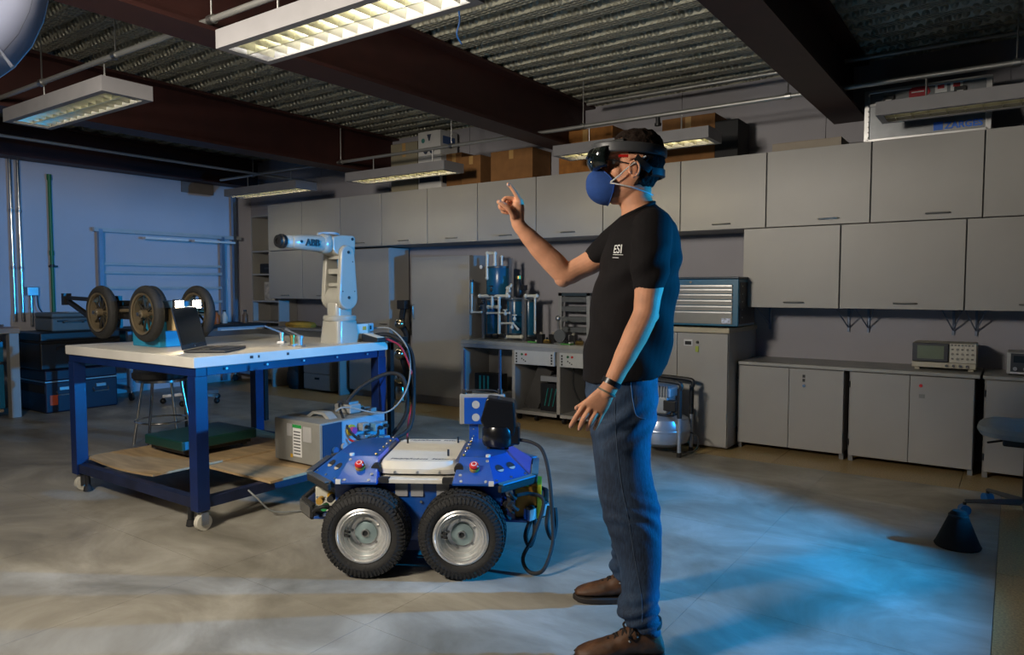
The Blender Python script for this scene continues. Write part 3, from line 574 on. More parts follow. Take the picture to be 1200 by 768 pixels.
for x, y in ((.19, -.12), (.19, .12), (-.19, -.12), (-.19, .12)):
    l_ = MB().cyl((x, y, .03), (x, y, .29), .014, n=12).build('leg', silv, t); MB().cyl((x, y, 0), (x, y, .035), .018, n=12).build('rubber_foot', rubber, l_)
    MB().cyl((x, y, .29), (x, y, .51), .018, n=12).build('upright', black, t)
for y in (-.12, .12): MB().tube(catmull([(.19, y, .49), (.20, y, .535), (.15, y, .555), (-.14, y, .565), (-.20, y, .55), (-.19, y, .50)], 5), .016, 10).build('handle_bar', black, t)
MB().tube(catmull([(.20, .06, .16), (.27, .04, .14), (.28, .0, .05), (.20, -.02, .02), (.10, -.03, .012)]), .006).build('power_cord', blackm, t)
# ------------------------------------------------------------------ cone and swivel stool
p = on_z(1122, 640); t = thing('floor_cone', 'black blunt cone standing on the vinyl floor', 'cone', (p.x, p.y, 0))
MB().lathe([(.001, 0), (.098, 0), (.101, .007), (.094, .018), (.036, .163), (.026, .174), (.001, .176)], n=32).build('shell', M('black_felt', (.006, .006, .007), .9), t); MB().lathe([(.036, .148), (.0445, .149), (.0425, .157), (.034, .158)], n=24).build('collar', blackm, t)
t = thing('swivel_stool', 'grey swivel stool with blue casters by the low cupboards', 'stool', (.09, 4.74, 0))
seatm = M('grey_upholstery', (.30, .31, .30), .8, bump=.2)
MB().loft([[Vector((.24*s*(abs(math.cos(a))**.7)*math.copysign(1, math.cos(a)), .22*s*(abs(math.sin(a))**.7)*math.copysign(1, math.sin(a)), z)) for a in [2*PI*i/32 for i in range(32)]] for z, s in ((.445, .80), (.455, .94), (.48, 1), (.505, .97), (.52, .85), (.525, .5))]).build('seat', seatm, t)
B(-.12, .12, -.1, .1, .40, .445).build('seat_plate', black, t, .01); MB().cyl((0, 0, .08), (0, 0, .40), .025, n=14).build('gas_column', black, t); MB().tube([(-.1, 0, .42), (-.19, -.03, .40)], .006).build('lever', black, t)
for k in range(5):
    a = R(200+72*k); e = Vector((.30*math.cos(a), .30*math.sin(a), 0))
    MB().loft([[Vector((0, 0, .11)), Vector((-.03*math.sin(a), .03*math.cos(a), .085)), Vector((0, 0, .07)), Vector((.03*math.sin(a), -.03*math.cos(a), .085))], [e+Vector((0, 0, .085)), e+Vector((-.016*math.sin(a), .016*math.cos(a), .075)), e+Vector((0, 0, .065)), e+Vector((.016*math.sin(a), -.016*math.cos(a), .075))]]).build('base_arm', M('stool_base', (.07, .075, .08), .4), t)
    tn = Vector((-math.sin(a), math.cos(a), 0)); c = MB().cyl(e+tn*-.022+Vector((0, 0, .028)), e+tn*.022+Vector((0, 0, .028)), .028, n=18).build('caster', M('blue_caster', (.01, .10, .30), .35), t); MB().cyl(e+Vector((0, 0, .03)), e+Vector((0, 0, .07)), .009, n=8).build('caster_stem', black, c)
# ================================================================== pale lilac wall side
for i, y in enumerate((3.20, 3.275)):
    t = thing('wall_pipe', 'shiny steel pipe running up the lilac wall beside its twin', 'pipe', (XL+.04, y, .9), 0, 'pair of steel wall pipes')
    MB().cyl((0, 0, 0), (0, 0, 1.70), .016, n=12).build('pipe', chrome, t)
    for z in (.55, 1.15): MB().cyl((0, 0, z), (0, 0, z+.03), .022, n=12).build('clamp', steel, t); B(-.039, 0, -.01, .01, z+.008, z+.022).build('bracket', steel, t)
grn = M('green_pipe_paint', (.012, .16, .05), .4)
t = thing('green_pipe', 'green painted pipe running up the lilac wall', 'pipe', (XL+.04, 3.575, .86))
MB().cyl((0, 0, 0), (0, 0, 1.62), .017, n=12).build('pipe', grn, t); MB().cyl((0, 0, .75), (0, 0, .80), .024, n=12).build('coupling', grn, t); MB().cyl((0, 0, 1.57), (0, 0, 1.63), .024, n=12).build('coupling', grn, t)
B(-.039, .02, -.02, .05, .62, .64).build('bracket', black, t); MB().cyl((0, 0, .62), (0, 0, .65), .023, n=12).build('clamp', black, t)
t = thing('socket_box', 'small electrical socket box on a conduit by the green pipe', 'socket box', (XL, 3.37, 1.17))
B(0.001, .07, -.055, .055, 0, .095).build('box', alu, t, .006); MB().cyl((.035, -.01, 0), (.035, -.01, -.33), .014, n=10).build('conduit', chrome, t)
MB().tube(catmull([(.06, .04, .0), (.07, .045, -.12), (.08, .09, -.20), (.10, .15, -.27)]), .006).build('cord', blackm, t)
m = B(0, .02, -.24, .20, -.04, .10).build('wall_plate', M('brown_plate', (.22, .19, .17), .6)); m.location = (XL+.001, 5.35, 2.51); tag(m, 'brown plate mounted high on the lilac wall near the corner', 'plate')
# left wooden bench
wood = M('orange_wood', (.42, .18, .045), .45, noise=.25, nscale=3, stretch=(8, 1, 8))
t = thing('wooden_bench', 'workbench with orange wooden top and blue framed doors', 'workbench', (-8.30, 2.35, 0))
B(-.39, .42, -1.1, .60, .815, .87).build('top', wood, t, .004)
for y in (-1.05, .54): B(.33, .41, y-.03, y+.05, 0, .815).build('leg', M('bench_leg_grey', (.33, .31, .28), .5), t); B(-.38, -.30, y-.03, y+.05, 0, .815).build('leg', M('bench_leg_grey', 0), t)
for y0, y1 in ((-1.0, -.28), (-.26, .46)):
    for z0, z1 in ((.10, .52), (.55, .74)):
        d = B(.36, .38, y0, y1, z0, z1).build('door', M('bench_door', (.36, .29, .22), .5), t)
        for a in ((y0, y0+.04, z0, z1), (y1-.04, y1, z0, z1), (y0+.04, y1-.04, z0, z0+.03), (y0+.04, y1-.04, z1-.03, z1)): B(.381, .395, *a).build('door_frame', teal, d)
        B(.396, .405, y1-.06, y1-.045, (z0+z1)/2, (z0+z1)/2+.07).build('handle', black, d)
B(-.38, .36, -1.0, .46, .06, .09).build('shelf', M('bench_door', 0), t)
for i, (y, x) in enumerate(((2.78, -8.2), (2.55, -8.1))):
    t = thing('bench_tool', 'dark hand tool lying on the orange wooden bench', 'tool', (x, y, .871), .4+i, 'tools on the wooden bench'); B(-.1, .1, -.03, .03, 0, .03).build('body', black, t, .01); MB().cyl((.1, 0, .02), (.2, 0, .02), .01, n=8).build('shaft', steel, t)
# flight cases
def case(name, label, x0, x1, y0, y1, z0, z1, mat, lip, nl=2, strap=True):
    t = thing(name, label, 'case', ((x0+x1)/2, (y0+y1)/2, z0)); w = (x1-x0)/2; l = (y1-y0)/2; h = z1-z0
    B(-w, w, -l, l, 0, h*.72).build('body', mat, t, .018, segs=3); B(-w, w, -l, l, h*.745, h).build('lid', mat, t, .018, segs=3); B(-w-.004, w+.004, -l-.004, l+.004, h*.715, h*.75).build('seam_rim', lip, t, .004)
    for k in range(nl):
        y = -l*.5+k*l; a = B(w, w+.018, y-.05, y+.05, h*.52, h*.60).build('latch', alu if nl == 2 else black, t, .004)
        if nl == 2: MB().tube([(w+.002, y-.075, h*.5), (w+.03, y-.07, h*.42), (w+.03, y+.07, h*.42), (w+.002, y+.075, h*.5)], .007).build('handle', alu, t)
    return t
navy = M('navy_case', (.008, .014, .035), .45)
t = case('flight_case', 'dark navy case with aluminium rim at the bottom of the case stack', -8.45, -7.85, 3.14, 3.84, 0, .43, navy, alu); B(.30, .304, -.31, -.24, .08, .18).build('sticker', M('orange_sticker', (.55, .08, .02), .5), t)
B(-.31, .31, -.36, -.352, .20, .28).build('strap', blackm, t)
case('equipment_case', 'black case in the middle of the case stack', -8.45, -7.88, 3.12, 3.90, .431, .81, black, blackm, 3)
t = case('grey_case', 'small grey plastic case on top of the case stack', -8.35, -7.95, 3.26, 3.66, .811, 1.0, M('grey_case', (.12, .13, .12), .55), M('grey_case_dark', (.07, .075, .07), .6), 3)
MB().tube(catmull([(.20, -.09, .09), (.23, -.08, .10), (.23, .08, .10), (.20, .09, .09)], 4), .01).build('handle', M('grey_case_dark', 0), t); B(-.02, .201, -.04, .10, .1901, .193).build('label', whitep, t)
# aluminium workstation with lamp
t = thing('workstation', 'aluminium profile workstation with shelf rails and strip lamps along the lilac wall', 'workstation', (-8.40, 4.9, 0))
bal = M('blue_grey_profile', (.30, .38, .48), .35, .7)
for y in (-.83, .72, .90): MB().bar((-.22, y, .02), (-.22, y, 2.55 if y > .8 else 1.93), .045).build('post', bal, t)
pal = M('pale_rail', (.52, .53, .52), .4, .2); B(-.245, -.20, -.90, 1.0, 1.90, 1.945).build('top_rail', pal, t)
for z in (1.06, 1.24, 1.42, 1.52): B(-.235, -.215, -.80, .70, z, z+.03).build('shelf_rail', pal, t)
for y0, y1 in ((-.35, .20), (.28, .86)): B(-.19, -.13, y0, y1, 1.84, 1.865).build('strip_lamp', M('frosted_lamp', (.75, .76, .74), .4), t)
B(-.235, .45, -.86, .90, .775, .80).build('desk_top', blackm, t, .004)
d = B(.02, .42, .22, .88, .60, .77).build('drawer_unit', M('pale_blue_drawer', (.38, .44, .50), .45), t, .004); B(.42, .43, .26, .84, .62, .745).build('drawer_front', whitep, t); MB().cyl((.43, .55, .69), (.445, .55, .69), .012, n=12).build('knob', black, t)
B(-.20, -.18, -.80, .70, .50, .77).build('modesty_panel', teal, t); B(.36, .38, -.80, .16, .52, .77).build('front_panel', teal, t)
for y in (-.83, .86):
    MB().bar((-.22, y, .14), (.40, y, .14), .045).build('foot_rail', bal, t); MB().bar((.36, y, .14), (.36, y, .775), .045).build('post', bal, t)
    for x in (-.2, .38): c = MB().cyl((x, y-.012, .045), (x, y+.012, .045), .045, n=18).build('caster', black, t); MB().cyl((x, y, .045), (x, y, .14), .012, n=8).build('caster_stem', steel, c)
MB().bar((-.22, -.83, .16), (-.22, .86, .16), .04).build('cross_rail', bal, t)
for i, (y, x, c, lb) in enumerate(((5.25, -8.2, 'orange_bottle', 'small orange-brown bottle standing on the workstation'), (5.42, -8.3, 'white_jar', 'small white jar standing on the workstation'), (5.62, -8.15, 'brown_jar', 'brown jar standing on the workstation'))):
    mt = M(c, ((.40, .10, .02), (.6, .58, .52), (.16, .08, .04))[i], .4); t = thing(c, lb, 'bottle', (x, y, .801)); MB().lathe([(.001, 0), (.035, 0), (.038, .02), (.038, .10), (.02, .13), (.018, .15), (.001, .15)]).build('body', mt, t); MB().cyl((0, 0, .15), (0, 0, .17), .021, n=14).build('cap', black, t)
# ------------------------------------------------------------------ office chair and stool behind the table
t = thing('office_chair', 'dark office chair with grey five-star base behind the stool', 'office chair', (-7.35, 4.40, 0))
MB().loft([[Vector((.24*s*math.cos(a), .24*s*math.sin(a), z)) for a in [2*PI*i/24 for i in range(24)]] for z, s in ((.40, .85), (.42, 1), (.46, 1), (.485, .85))]).build('seat', blackm, t); MB().cyl((0, 0, .1), (0, 0, .40), .026, n=12).build('gas_column', black, t)
MB().bar((-.20, 0, .42), (-.27, 0, .60), .05, .02).build('back_support', black, t); MB().loft([[Vector((-.28+.03*math.cos(a), .2*s*math.sin(a), z)) for a in [2*PI*i/16 for i in range(16)]] for z, s in ((.56, .7), (.6, 1), (.78, 1), (.82, .8))]).build('backrest', blackm, t)
for k in range(5):
    a = R(20+72*k); e = Vector((.30*math.cos(a), .30*math.sin(a), 0)); MB().bar((0, 0, .105), e+Vector((0, 0, .085)), .045, .03).build('base_arm', alu, t); c = MB().sphere(e+Vector((0, 0, .032)), .032, 14, 8).build('caster', black, t); MB().cyl(e+Vector((0, 0, .04)), e+Vector((0, 0, .08)), .008, n=8).build('caster_stem', steel, c)
t = thing('work_stool', 'round black stool with chrome legs behind the table', 'stool', (-5.55, 3.06, 0))
MB().lathe([(.001, .535), (.20, .535), (.215, .55), (.215, .585), (.19, .60), (.001, .605)], n=32).build('seat', blackm, t); MB().lathe([(.15, .515), (.19, .515), (.19, .534), (.15, .534)], n=28).build('seat_ring', chrome, t)
for k in range(4): a = R(45+90*k-10); MB().cyl((.15*math.cos(a), .15*math.sin(a), .53), (.24*math.cos(a), .24*math.sin(a), 0), .012, n=10).build('leg', chrome, t)
MB().tube([(.2*math.cos(2*PI*i/24), .2*math.sin(2*PI*i/24), .2) for i in range(24)], .008, 8, closed=True).build('foot_ring', chrome, t)
# black table beyond
t = thing('black_table', 'black topped table standing against the far side of the blue table', 'table', (-5.0, 3.9, 0))
B(-1.05, .93, -.47, .42, .815, .855).build('top', M('black_laminate', (.018, .018, .018), .3), t, .004)
for x, y in ((-.9, -.42), (-.80, .30), (.85, .30)): B(x-.02, x+.02, y-.02, y+.02, 0, .815).build('leg', black, t)
B(-.82, .87, .285, .315, .75, .815).build('rail', black, t); B(-.92, -.80, -.43, .31, .75, .815).build('rail', black, t)
# ================================================================== blue table
t = thing('blue_table', 'wheeled table with white top and blue steel frame', 'table', (-4.08, 2.715, 0))
X0, X1, Y0, Y1 = -.70, .70, -.685, .685
whitetop = M('scuffed_white_top', (.62, .59, .53), .38, noise=.10, nscale=3)
B(X0, X1, Y0, Y1, .845, .90).build('top', whitetop, t, .004)
lx, ly = (-.655, .655), (-.64, .64)
for x in lx:
    for y in ly: B(x-.035, x+.035, y-.035, y+.035, .10, .80).build('leg', deepblue, t, .003)
for y in ly: B(X0+.01, X1-.01, y-.03, y+.03, .80, .845).build('top_rail', deepblue, t, .002); B(-.62, .62, y-.025, y+.025, .11, .165).build('bottom_rail', M('dark_blue_worn', (.010, .016, .05), .5, noise=.4), t, .002)
for x in lx: B(x-.03, x+.03, -.605, .605, .80, .845).build('top_rail', deepblue, t, .002); B(x-.025, x+.025, -.605, .605, .11, .165).build('bottom_rail', M('dark_blue_worn', 0), t, .002)
ivory = M('ivory_wheel', (.62, .58, .48), .45)
for x in lx:
    for y in ly:
        e = Vector((x+.02, y-.0, 0)); c = MB().cyl(e+Vector((-.016, 0, .042)), e+Vector((.016, 0, .042)), .042, n=22).build('caster_wheel', ivory, t); MB().cyl(e+Vector((-.019, 0, .042)), e+Vector((.019, 0, .042)), .014, n=12).build('hub', steel, c)
        f = MB(); f.box(e.x-.024, e.x-.019, e.y-.02, e.y+.02, .03, .10); f.box(e.x+.019, e.x+.024, e.y-.02, e.y+.02, .03, .10); f.box(e.x-.024, e.x+.024, e.y-.025, e.y+.025, .095, .10); f.build('caster_fork', steel, t)
        a = Vector((x-.09*(1 if x > 0 else -1), y, 0)); q = MB().cyl(a+Vector((0, 0, .035)), a+Vector((0, 0, .11)), .016, n=12).build('levelling_foot', black, t); MB().cyl(a+Vector((0, 0, .004)), a+Vector((0, 0, .035)), .026, .02, n=14).build('foot_pad', rubber, q)
ply = M('plywood', (.42, .29, .15), .6, noise=.22, nscale=4, stretch=(1, 6, 1))
bd = MB(); n_ = 8
for k in range(n_):
    pass
rings = []
for k in range(n_+1):
    x = -.66+k*.78/n_; dz = -.018*math.sin(PI*k/n_)
    rings.append([(x, -.60, .186+dz), (x, .60, .176+dz), (x, .60, .188+dz), (x, -.60, .198+dz)])
MB().loft(rings).build('shelf_board', ply, t); B(.125, .735, -.27, .60, .168, .182).build('shelf_board', ply, t)
for k in range(5): MB().cyl((.7, -.5+k*.25, .83), (.703, -.5+k*.25, .83), .006, n=8).build('screw', steel, t)
for y, s in ((-.36, .02), (-.31, .012), (-.12, .016)): B(.7001, .7008, y, y+s, .87, .885).build('scuff_mark', M('scuff_dark', (.06, .05, .05), .8), t)
# scale on the shelf board
t = thing('platform_scale', 'dark green platform scale on the lower board of the blue table', 'scale', (-4.42, 2.70, .199))
B(-.22, .22, -.27, .27, .035, .10).build('platform', M('dark_green_paint', (.006, .045, .035), .35), t, .01); B(-.19, .19, -.24, .24, .012, .035).build('base', black, t); B(.2205, .224, -.25, -.13, .045, .095).build('plate', teal, t)
for x in (-.17, .17):
    for y in (-.2, .2): MB().cyl((x, y, 0), (x, y, .014), .02, n=12).build('foot', rubber, t)
# robot controller
t = thing('robot_controller', 'grey robot controller box with cables on the lower board of the blue table', 'controller', (-3.54, 3.03, .183))
ctg = M('controller_grey', (.25, .245, .22), .5, noise=.1)
B(-.20, .225, -.26, .27, .012, .27).build('case', ctg, t, .008)
for x in (-.15, .17):
    for y in (-.2, .2): B(x-.02, x+.02, y-.02, y+.02, 0, .012).build('foot', rubber, t)
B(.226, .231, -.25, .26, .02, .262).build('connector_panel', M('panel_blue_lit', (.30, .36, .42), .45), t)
B(.2312, .2335, -.25, -.10, .02, .262).build('side_plate', M('plate_navy', (.02, .03, .07), .4), t)
B(-.02, .06, -.263, -.26, .05, .245).build('label', whitep, t); B(-.02, .06, -.2645, -.263, .225, .245).build('label_header', M('label_green', (.02, .30, .06), .6), t)
for k in range(8): B(-.01, .05, -.2645, -.263, .065+k*.019, .072+k*.019).build('label_text', M('label_dark', (.08, .08, .08), .7), t)
B(-.075, -.03, -.263, -.26, .17, .245).build('label', M('label_grey', (.42, .41, .40), .6), t); B(.075, .15, -.263, -.26, .15, .24).build('label', M('label_grey', 0), t); B(-.045, -.025, -.263, -.26, .04, .062).build('label', M('warning_yellow', 0), t)
hn = MB(); hn.prism([(-.12, .27), (-.06, .305), (.05, .305), (.10, .27), (.06, .27), (.03, .29), (-.05, .29), (-.08, .27)], (0.05, -.12, 0), (1, 0, 0), (0, 0, 1), (0, .06, 0)); hn.build('lid_handle', M('strap_grey', (.30, .30, .28), .5), t)
yl = M('yellow_ring', (.55, .40, .02), .4); MB().cyl((.234, -.03, .20), (.245, -.03, .20), .035, n=18).build('connector_ring', yl, t); MB().cyl((.245, -.03, .20), (.27, -.03, .20), .022, n=14).build('emergency_knob', M('magenta_knob', (.40, .05, .25), .4), t)
for y, z, c in ((-.16, .10, 'badge_blue'), (-.09, .11, 'psu_knob')): MB().cyl((.234, y, z), (.25, y, z), .02, n=14).build('switch', MATS[c], t)
for k, (y, z) in enumerate(((.06, .21), (.06, .14), (.13, .20), (.13, .12), (.20, .20), (.20, .11))):
    q = B(.232, .275+.02*(k % 3), y-.028, y+.028, z-.024, z+.024).build('plug', (M('plug_grey', (.28, .28, .27), .45), alu, M('plug_blue', (.12, .28, .42), .4))[k % 3], t, .005); MB().cyl((.275, y, z), (.30+.02*(k % 3), y, z), .012, n=10).build('plug_boot', black, q)
B(.24, .31, -.10, .0, .05, .085).build('plug', alu, t, .004); B(-.02, .13, .06, .16, .271, .33).build('plug', M('plug_grey', 0), t, .012); B(0, .11, .07, .15, .33, .345).build('plug_clip', alu, t)
for k in range(3): B(.02+.06*k, .05+.06*k, .2, .25, .271, .295).build('clamp', steel, t)
MB().tube(catmull([(.27, .06, .14), (.31, .02, .10), (.29, -.02, .12), (.25, -.06, .15)]), .006).build('cable', redp, t); MB().tube(catmull([(.29, .13, .2), (.33, .10, .16), (.29, .0, .14), (.24, -.06, .22), (.1, .0, .33), (.03, .09, .33)]), .008).build('cable', blackm, t)
B(.20, .24, -.262, -.15, .0125, .03).build('green_tag', M('lime_tag', (.40, .60, .05), .5), t)
# ------------------------------------------------------------------ six-axis robot arm on the table
arm = M('arm_cream_white', (.38, .365, .315), .28, noise=.03, coat=.3)
AB = Vector((-3.585, 3.17, .90))
t = thing('industrial_robot', 'white six-axis robot arm marked ABB bolted on the blue table', 'robot arm', AB, -PI/2)
def rr(w, d, r, z, n=5):
    out = []
    for cx, cy, a0 in ((w-r, d-r, 0), (-w+r, d-r, 90), (-w+r, -d+r, 180), (w-r, -d+r, 270)):
        for k in range(n+1): a = R(a0+90*k/n); out.append(Vector((cx+r*math.cos(a), cy+r*math.sin(a), z)))
    return out
MB().loft([rr(.095, .095, .03, z) if z < .02 else rr(.085, .085, .035, z) for z in (0, .016, .0161, .14)]).build('base', arm, t)
B(-.20, -.06, -.045, .075, .0, .12).build('connector_box', arm, t, .012)          # behind the base
B(-.17, -.03, .076, .080, .02, .115).build('rating_label', M('label_pale', (.6, .58, .52), .5), t); B(-.155, -.125, .080, .082, .075, .10).build('rating_label', M('warning_yellow', 0), t)
q = B(-.245, -.18, -.035, .06, .062, .118).build('plug_hood', M('hood_bluegrey', (.40, .46, .50), .35, .2), t, .006); B(-.22, -.19, .06, .064, .075, .10).build('plug_lever', black, q)
B(-.25, -.20, -.03, .055, .008, .056).build('plug_hood', M('plug_grey', 0), t, .006); MB().cyl((-.25, .02, .03), (-.28, .02, .03), .018, n=12).build('cable_gland', chrome, t)
MB().lathe([(.001, .14), (.098, .14), (.105, .15), (.105, .168), (.098, .176), (.001, .176)], n=36).build('turret_flange', arm, t)
MB().loft([rr(.07, .055, .03, z) for z in (.176, .235)]+[rr(.055, .055, .03, .29)]).build('turret', arm, t)
MB().cyl((0, -.078, .29), (0, .078, .29), .072, n=36).build('shoulder_hub', arm, t, .012)
def capsule(z0, r0, z1, r1, n=14, x0=0., x1=0.):
    p = [(x0+r0*math.cos(a), z0+r0*math.sin(a)) for a in [PI+PI*k/n for k in range(n+1)]]; return p+[(x1+r1*math.cos(a), z1+r1*math.sin(a)) for a in [PI*k/n for k in range(n+1)]]
for s in (-1, 1):
    y0 = s*.052; pl = MB().prism(capsule(.29, .078, .57, .055), (0, y0, 0), (1, 0, 0), (0, 0, 1), (0, s*.038, 0)).build('lower_arm_plate', arm, t, .010, segs=3)
    for z in (.29, .58): MB().cyl((0.0, s*.09, z), (0, s*.094, z), .010, n=12).build('bolt_cap', black, pl)
    for x, z in ((-.05, .33), (.05, .33), (-.035, .52)): MB().cyl((x, s*.09, z), (x, s*.0915, z), .004, n=8).build('bolt_cap', black, pl)
for z0, z1 in ((.36, .385), (.44, .475), (.535, .56)): B(-.035, .045, -.055, .055, z0, z1).build('lower_arm_rib', arm, t, .006)
# elbow housing and forearm, forward = local +x
MB().prism([(-.085, .565), (.02, .545), (.085, .575), (.10, .60), (.10, .675), (.02, .69), (-.075, .69), (-.09, .675)], (0, -.062, 0), (1, 0, 0), (0, 0, 1), (0, .124, 0)).build('elbow_housing', arm, t, .014, segs=3)
MB().cyl((-.06, .062, .667), (-.06, .066, .667), .010, n=12).build('bolt_cap', black, t)
def ringx(x, ry, rz, zc, n=24): return [Vector((x, ry*(abs(math.cos(a))**.75)*math.copysign(1, math.cos(a)), zc+rz*(abs(math.sin(a))**.75)*math.copysign(1, math.sin(a)))) for a in [2*PI*i/n for i in range(n)]]
MB().loft([ringx(.095, .055, .058, .632), ringx(.11, .062, .062, .632), ringx(.14, .062, .062, .632), ringx(.155, .056, .056, .631)]).build('forearm_collar', arm, t)
MB().loft([ringx(.15, .056, .052, .63), ringx(.30, .052, .047, .63), ringx(.355, .050, .043, .63), ringx(.38, .042, .036, .63)]).build('forearm', arm, t)
MB().loft([ringx(.36, .036, .040, .63), ringx(.415, .036, .040, .63), ringx(.43, .030, .034, .63)]).build('wrist', M('wrist_beige', (.42, .36, .28), .4), t)
MB().lathe([(.001, .425), (.040, .425), (.043, .432), (.043, .45), (.036, .456), (.036, .47), (.018, .47), (.018, .462), (.001, .462)], (0, 0, .63), (1, 0, 0), 28).build('tool_flange', black, t)
text_part('ABB', .058, black, t, 'lettering', (.305, .0545, .610), (-1, .028, 0), (0, 0, 1), .006, .0012); MB().cyl((.335, .050, .632), (.335, .054, .632), .009, n=12).build('bolt_cap', black, t)
MB().tube(catmull([(.17, .0, .69), (.10, .0, .70), (.05, .02, .70), (.0, .0, .695)]), .008).build('air_fittings', M('hood_bluegrey', 0), t)
# cables hanging from arm to controller
def cable(pts, r, mat, label, k=8):
    P = [Vector(p) for p in pts]; o = P[0]; c = MB().tube(catmull([p-o for p in P], k), r, 10).build('cable', mat); c.location = o; return tag(c, label, 'cable')
e = AB+Vector((.02, .285, .03))
cable([e, e+Vector((.10, .06, -.0)), e+Vector((.24, .10, -.10)), (-3.20, 3.45, .62), (-3.19, 3.40, .35), (-3.24, 3.22, .28)], .014, blackm, 'thick black cable hanging from the robot arm base to the controller')
cable([e+Vector((0, -.005, .05)), e+Vector((.12, .05, .04)), e+Vector((.26, .06, -.10)), (-3.17, 3.36, .62), (-3.22, 3.22, .47), (-3.34, 3.0, .52), (-3.38, 2.95, .50)], .0055, M('pale_grey_cable', (.25, .26, .25), .5), 'thin pale grey cable curling from the robot arm to the controller')
cable([(-3.50, 3.12, .50), (-3.42, 3.20, .62), (-3.30, 3.32, .70), (-3.20, 3.36, .66), (-3.20, 3.38, .45), (-3.30, 3.36, .30)], .013, blackm, 'black cable looping over the controller')
cable([(-3.40, 3.345, .915), (-3.34, 3.38, .91), (-3.28, 3.44, .84), (-3.22, 3.48, .60), (-3.26, 3.46, .35), (-3.24, 3.42, .06), (-3.1, 3.3, .008)], .007, M('red_cable', (.35, .02, .04), .5), 'thin red cable hanging over the edge of the blue table')
cable([(-3.34, 2.3, .168), (-3.30, 2.33, .12), (-3.28, 2.42, .03), (-3.2, 2.6, .006), (-3.05, 2.72, .006)], .005, M('pale_grey_cable', 0), 'thin pale cable lying on the floor under the blue table')
t = thing('teach_pendant', 'dark teach pendant lying tilted behind the robot arm base', 'pendant', (-3.40, 3.365, .901), 0)
MB().prism([(-.09, 0), (.06, 0), (.06, .028), (-.09, .055)], (0, -.10, 0), (1, 0, 0), (0, 0, 1), (0, .08, 0)).build('body', black, t, .008); MB().prism([(-.078, .0529), (.05, .0298), (.05, .0325), (-.078, .0555)], (0, -.09, 0), (1, 0, 0), (0, 0, 1), (0, .06, 0)).build('screen', cream, t)
# small metal grippers
gr = [on_z(343, 406, .9), on_z(352, 407, .9), on_z(330, 402, .9)]
for i, p in enumerate(gr):
    t = thing('gripper_fixture', ['small brass-coloured gripper fixture standing on the blue table', 'small blue-tinted metal gripper fixture standing on the blue table', 'small silver clamp with raised lever on the blue table'][i], 'fixture', (p.x, p.y, .901), .3*i, 'metal fixtures by the robot arm')
    mt = (M('brass', 0), bal, alu)[i]
    B(-.022, .022, -.022, .022, 0, .012).build('base', alu, t); MB().cyl((0, 0, .012), (0, 0, .05), .014, n=14).build('post', mt, t); MB().cyl((0, 0, .05), (0, 0, .068), .018, n=14).build('head', mt, t); MB().bar((0, 0, .065), (-.05-.02*i, -.05, .11), .016, .010).build('lever', black if i == 0 else alu, t)
# laptop
A_ = Vector((-3.66, 2.14, .90)); hd = Vector((-.19, .26, 0)).normalized(); bd_ = Vector((.26, .19, 0)).normalized()
t = thing('laptop', 'open black laptop near the edge of the blue table', 'laptop', A_+hd*.16, math.atan2(bd_.y, bd_.x))   # local x = towards user, local y = hinge direction
B(0, .225, -.16, .16, .002, .016).build('base', M('laptop_black', (.014, .014, .016), .35), t, .004)
kb = B(.03, .13, -.14, .14, .0162, .017).build('keyboard', blackm, t)
for r_ in range(4):
    for c_ in range(12): B(.034+r_*.024, .053+r_*.024, -.137+c_*.023, -.118+c_*.023, .017, .0185).build('key', M('key_black', (.02, .02, .022), .5), kb)
B(.15, .21, -.05, .05, .0162, .0168).build('touchpad', M('pad', (.03, .03, .033), .3), t)
td = Vector((-.24, 0, .97)).normalized(); m = MB(); 
m.bar(Vector((-.004, 0, .016)), Vector((-.004, 0, .016))+td*.235, .32, .008, up=(.97, 0, .24)); sc_ = m.build('screen_lid', M('laptop_black', 0), t, .003)
nx = Vector((.97, 0, .24)); o_ = Vector((-.004, 0, .016))+nx*.0045
m = MB(); m.bar(o_+td*.025, o_+td*.225, .30, .001, up=nx); m.build('display', M('dark_screen', (.010, .009, .007), .12), sc_)
m = MB(); m.cyl(o_+td*.013, o_+td*.013+nx*.001, .005, n=14); m.build('logo', alu, sc_)
# ------------------------------------------------------------------ four-wheeled rover on the table
t = thing('wheel_rover', 'dark rover with spoked motorcycle-style wheels and headlights resting on a teal block', 'rover', (-4.43, 2.38, .90))
rim = M('rim_beige', (.27, .21, .13), .35, .6); tyre_k = M('tyre_black', (.014, .013, .012), .75, bump=.3, bscale=70)
def rover_wheel(x, y, z, s):
    c = Vector((x, y, z)); pr = []
    for k in range(17):
        a = 2*PI*k/16; pr.append((.140+.027*math.cos(a), .030*math.sin(a)))
    w = MB().lathe(pr, c, (0, 1, 0), 40).build('tyre', tyre_k, t)
    MB().lathe([(.112, -.026), (.122, -.031), (.122, -.022), (.108, -.018), (.108, .018), (.122, .022), (.122, .031), (.112, .026)], c, (0, 1, 0), 36).build('rim', rim, w)
    MB().cyl(c+Vector((0, -.035, 0)), c+Vector((0, .035, 0)), .024, n=18).build('hub', rim, w); MB().cyl(c+Vector((0, s*.03, 0)), c+Vector((0, s*.055, 0)), .012, n=12).build('axle_cap', steel, w)
    for k in range(10): a = 2*PI*k/10; v = Vector((math.cos(a), 0, math.sin(a))); MB().bar(c+v*.02, c+v*.111, .009, .009, up=(0, 1, 0)).build('spoke', M('spoke_dark', (.10, .085, .06), .35, .7), w)
zc = .20
for x in (-.265, .265):
    for y, s in ((-.165, -1), (.155, 1)): rover_wheel(x, y, zc, s)
B(-.30, .34, -.09, .09, .155, .235).build('chassis', black, t, .01)
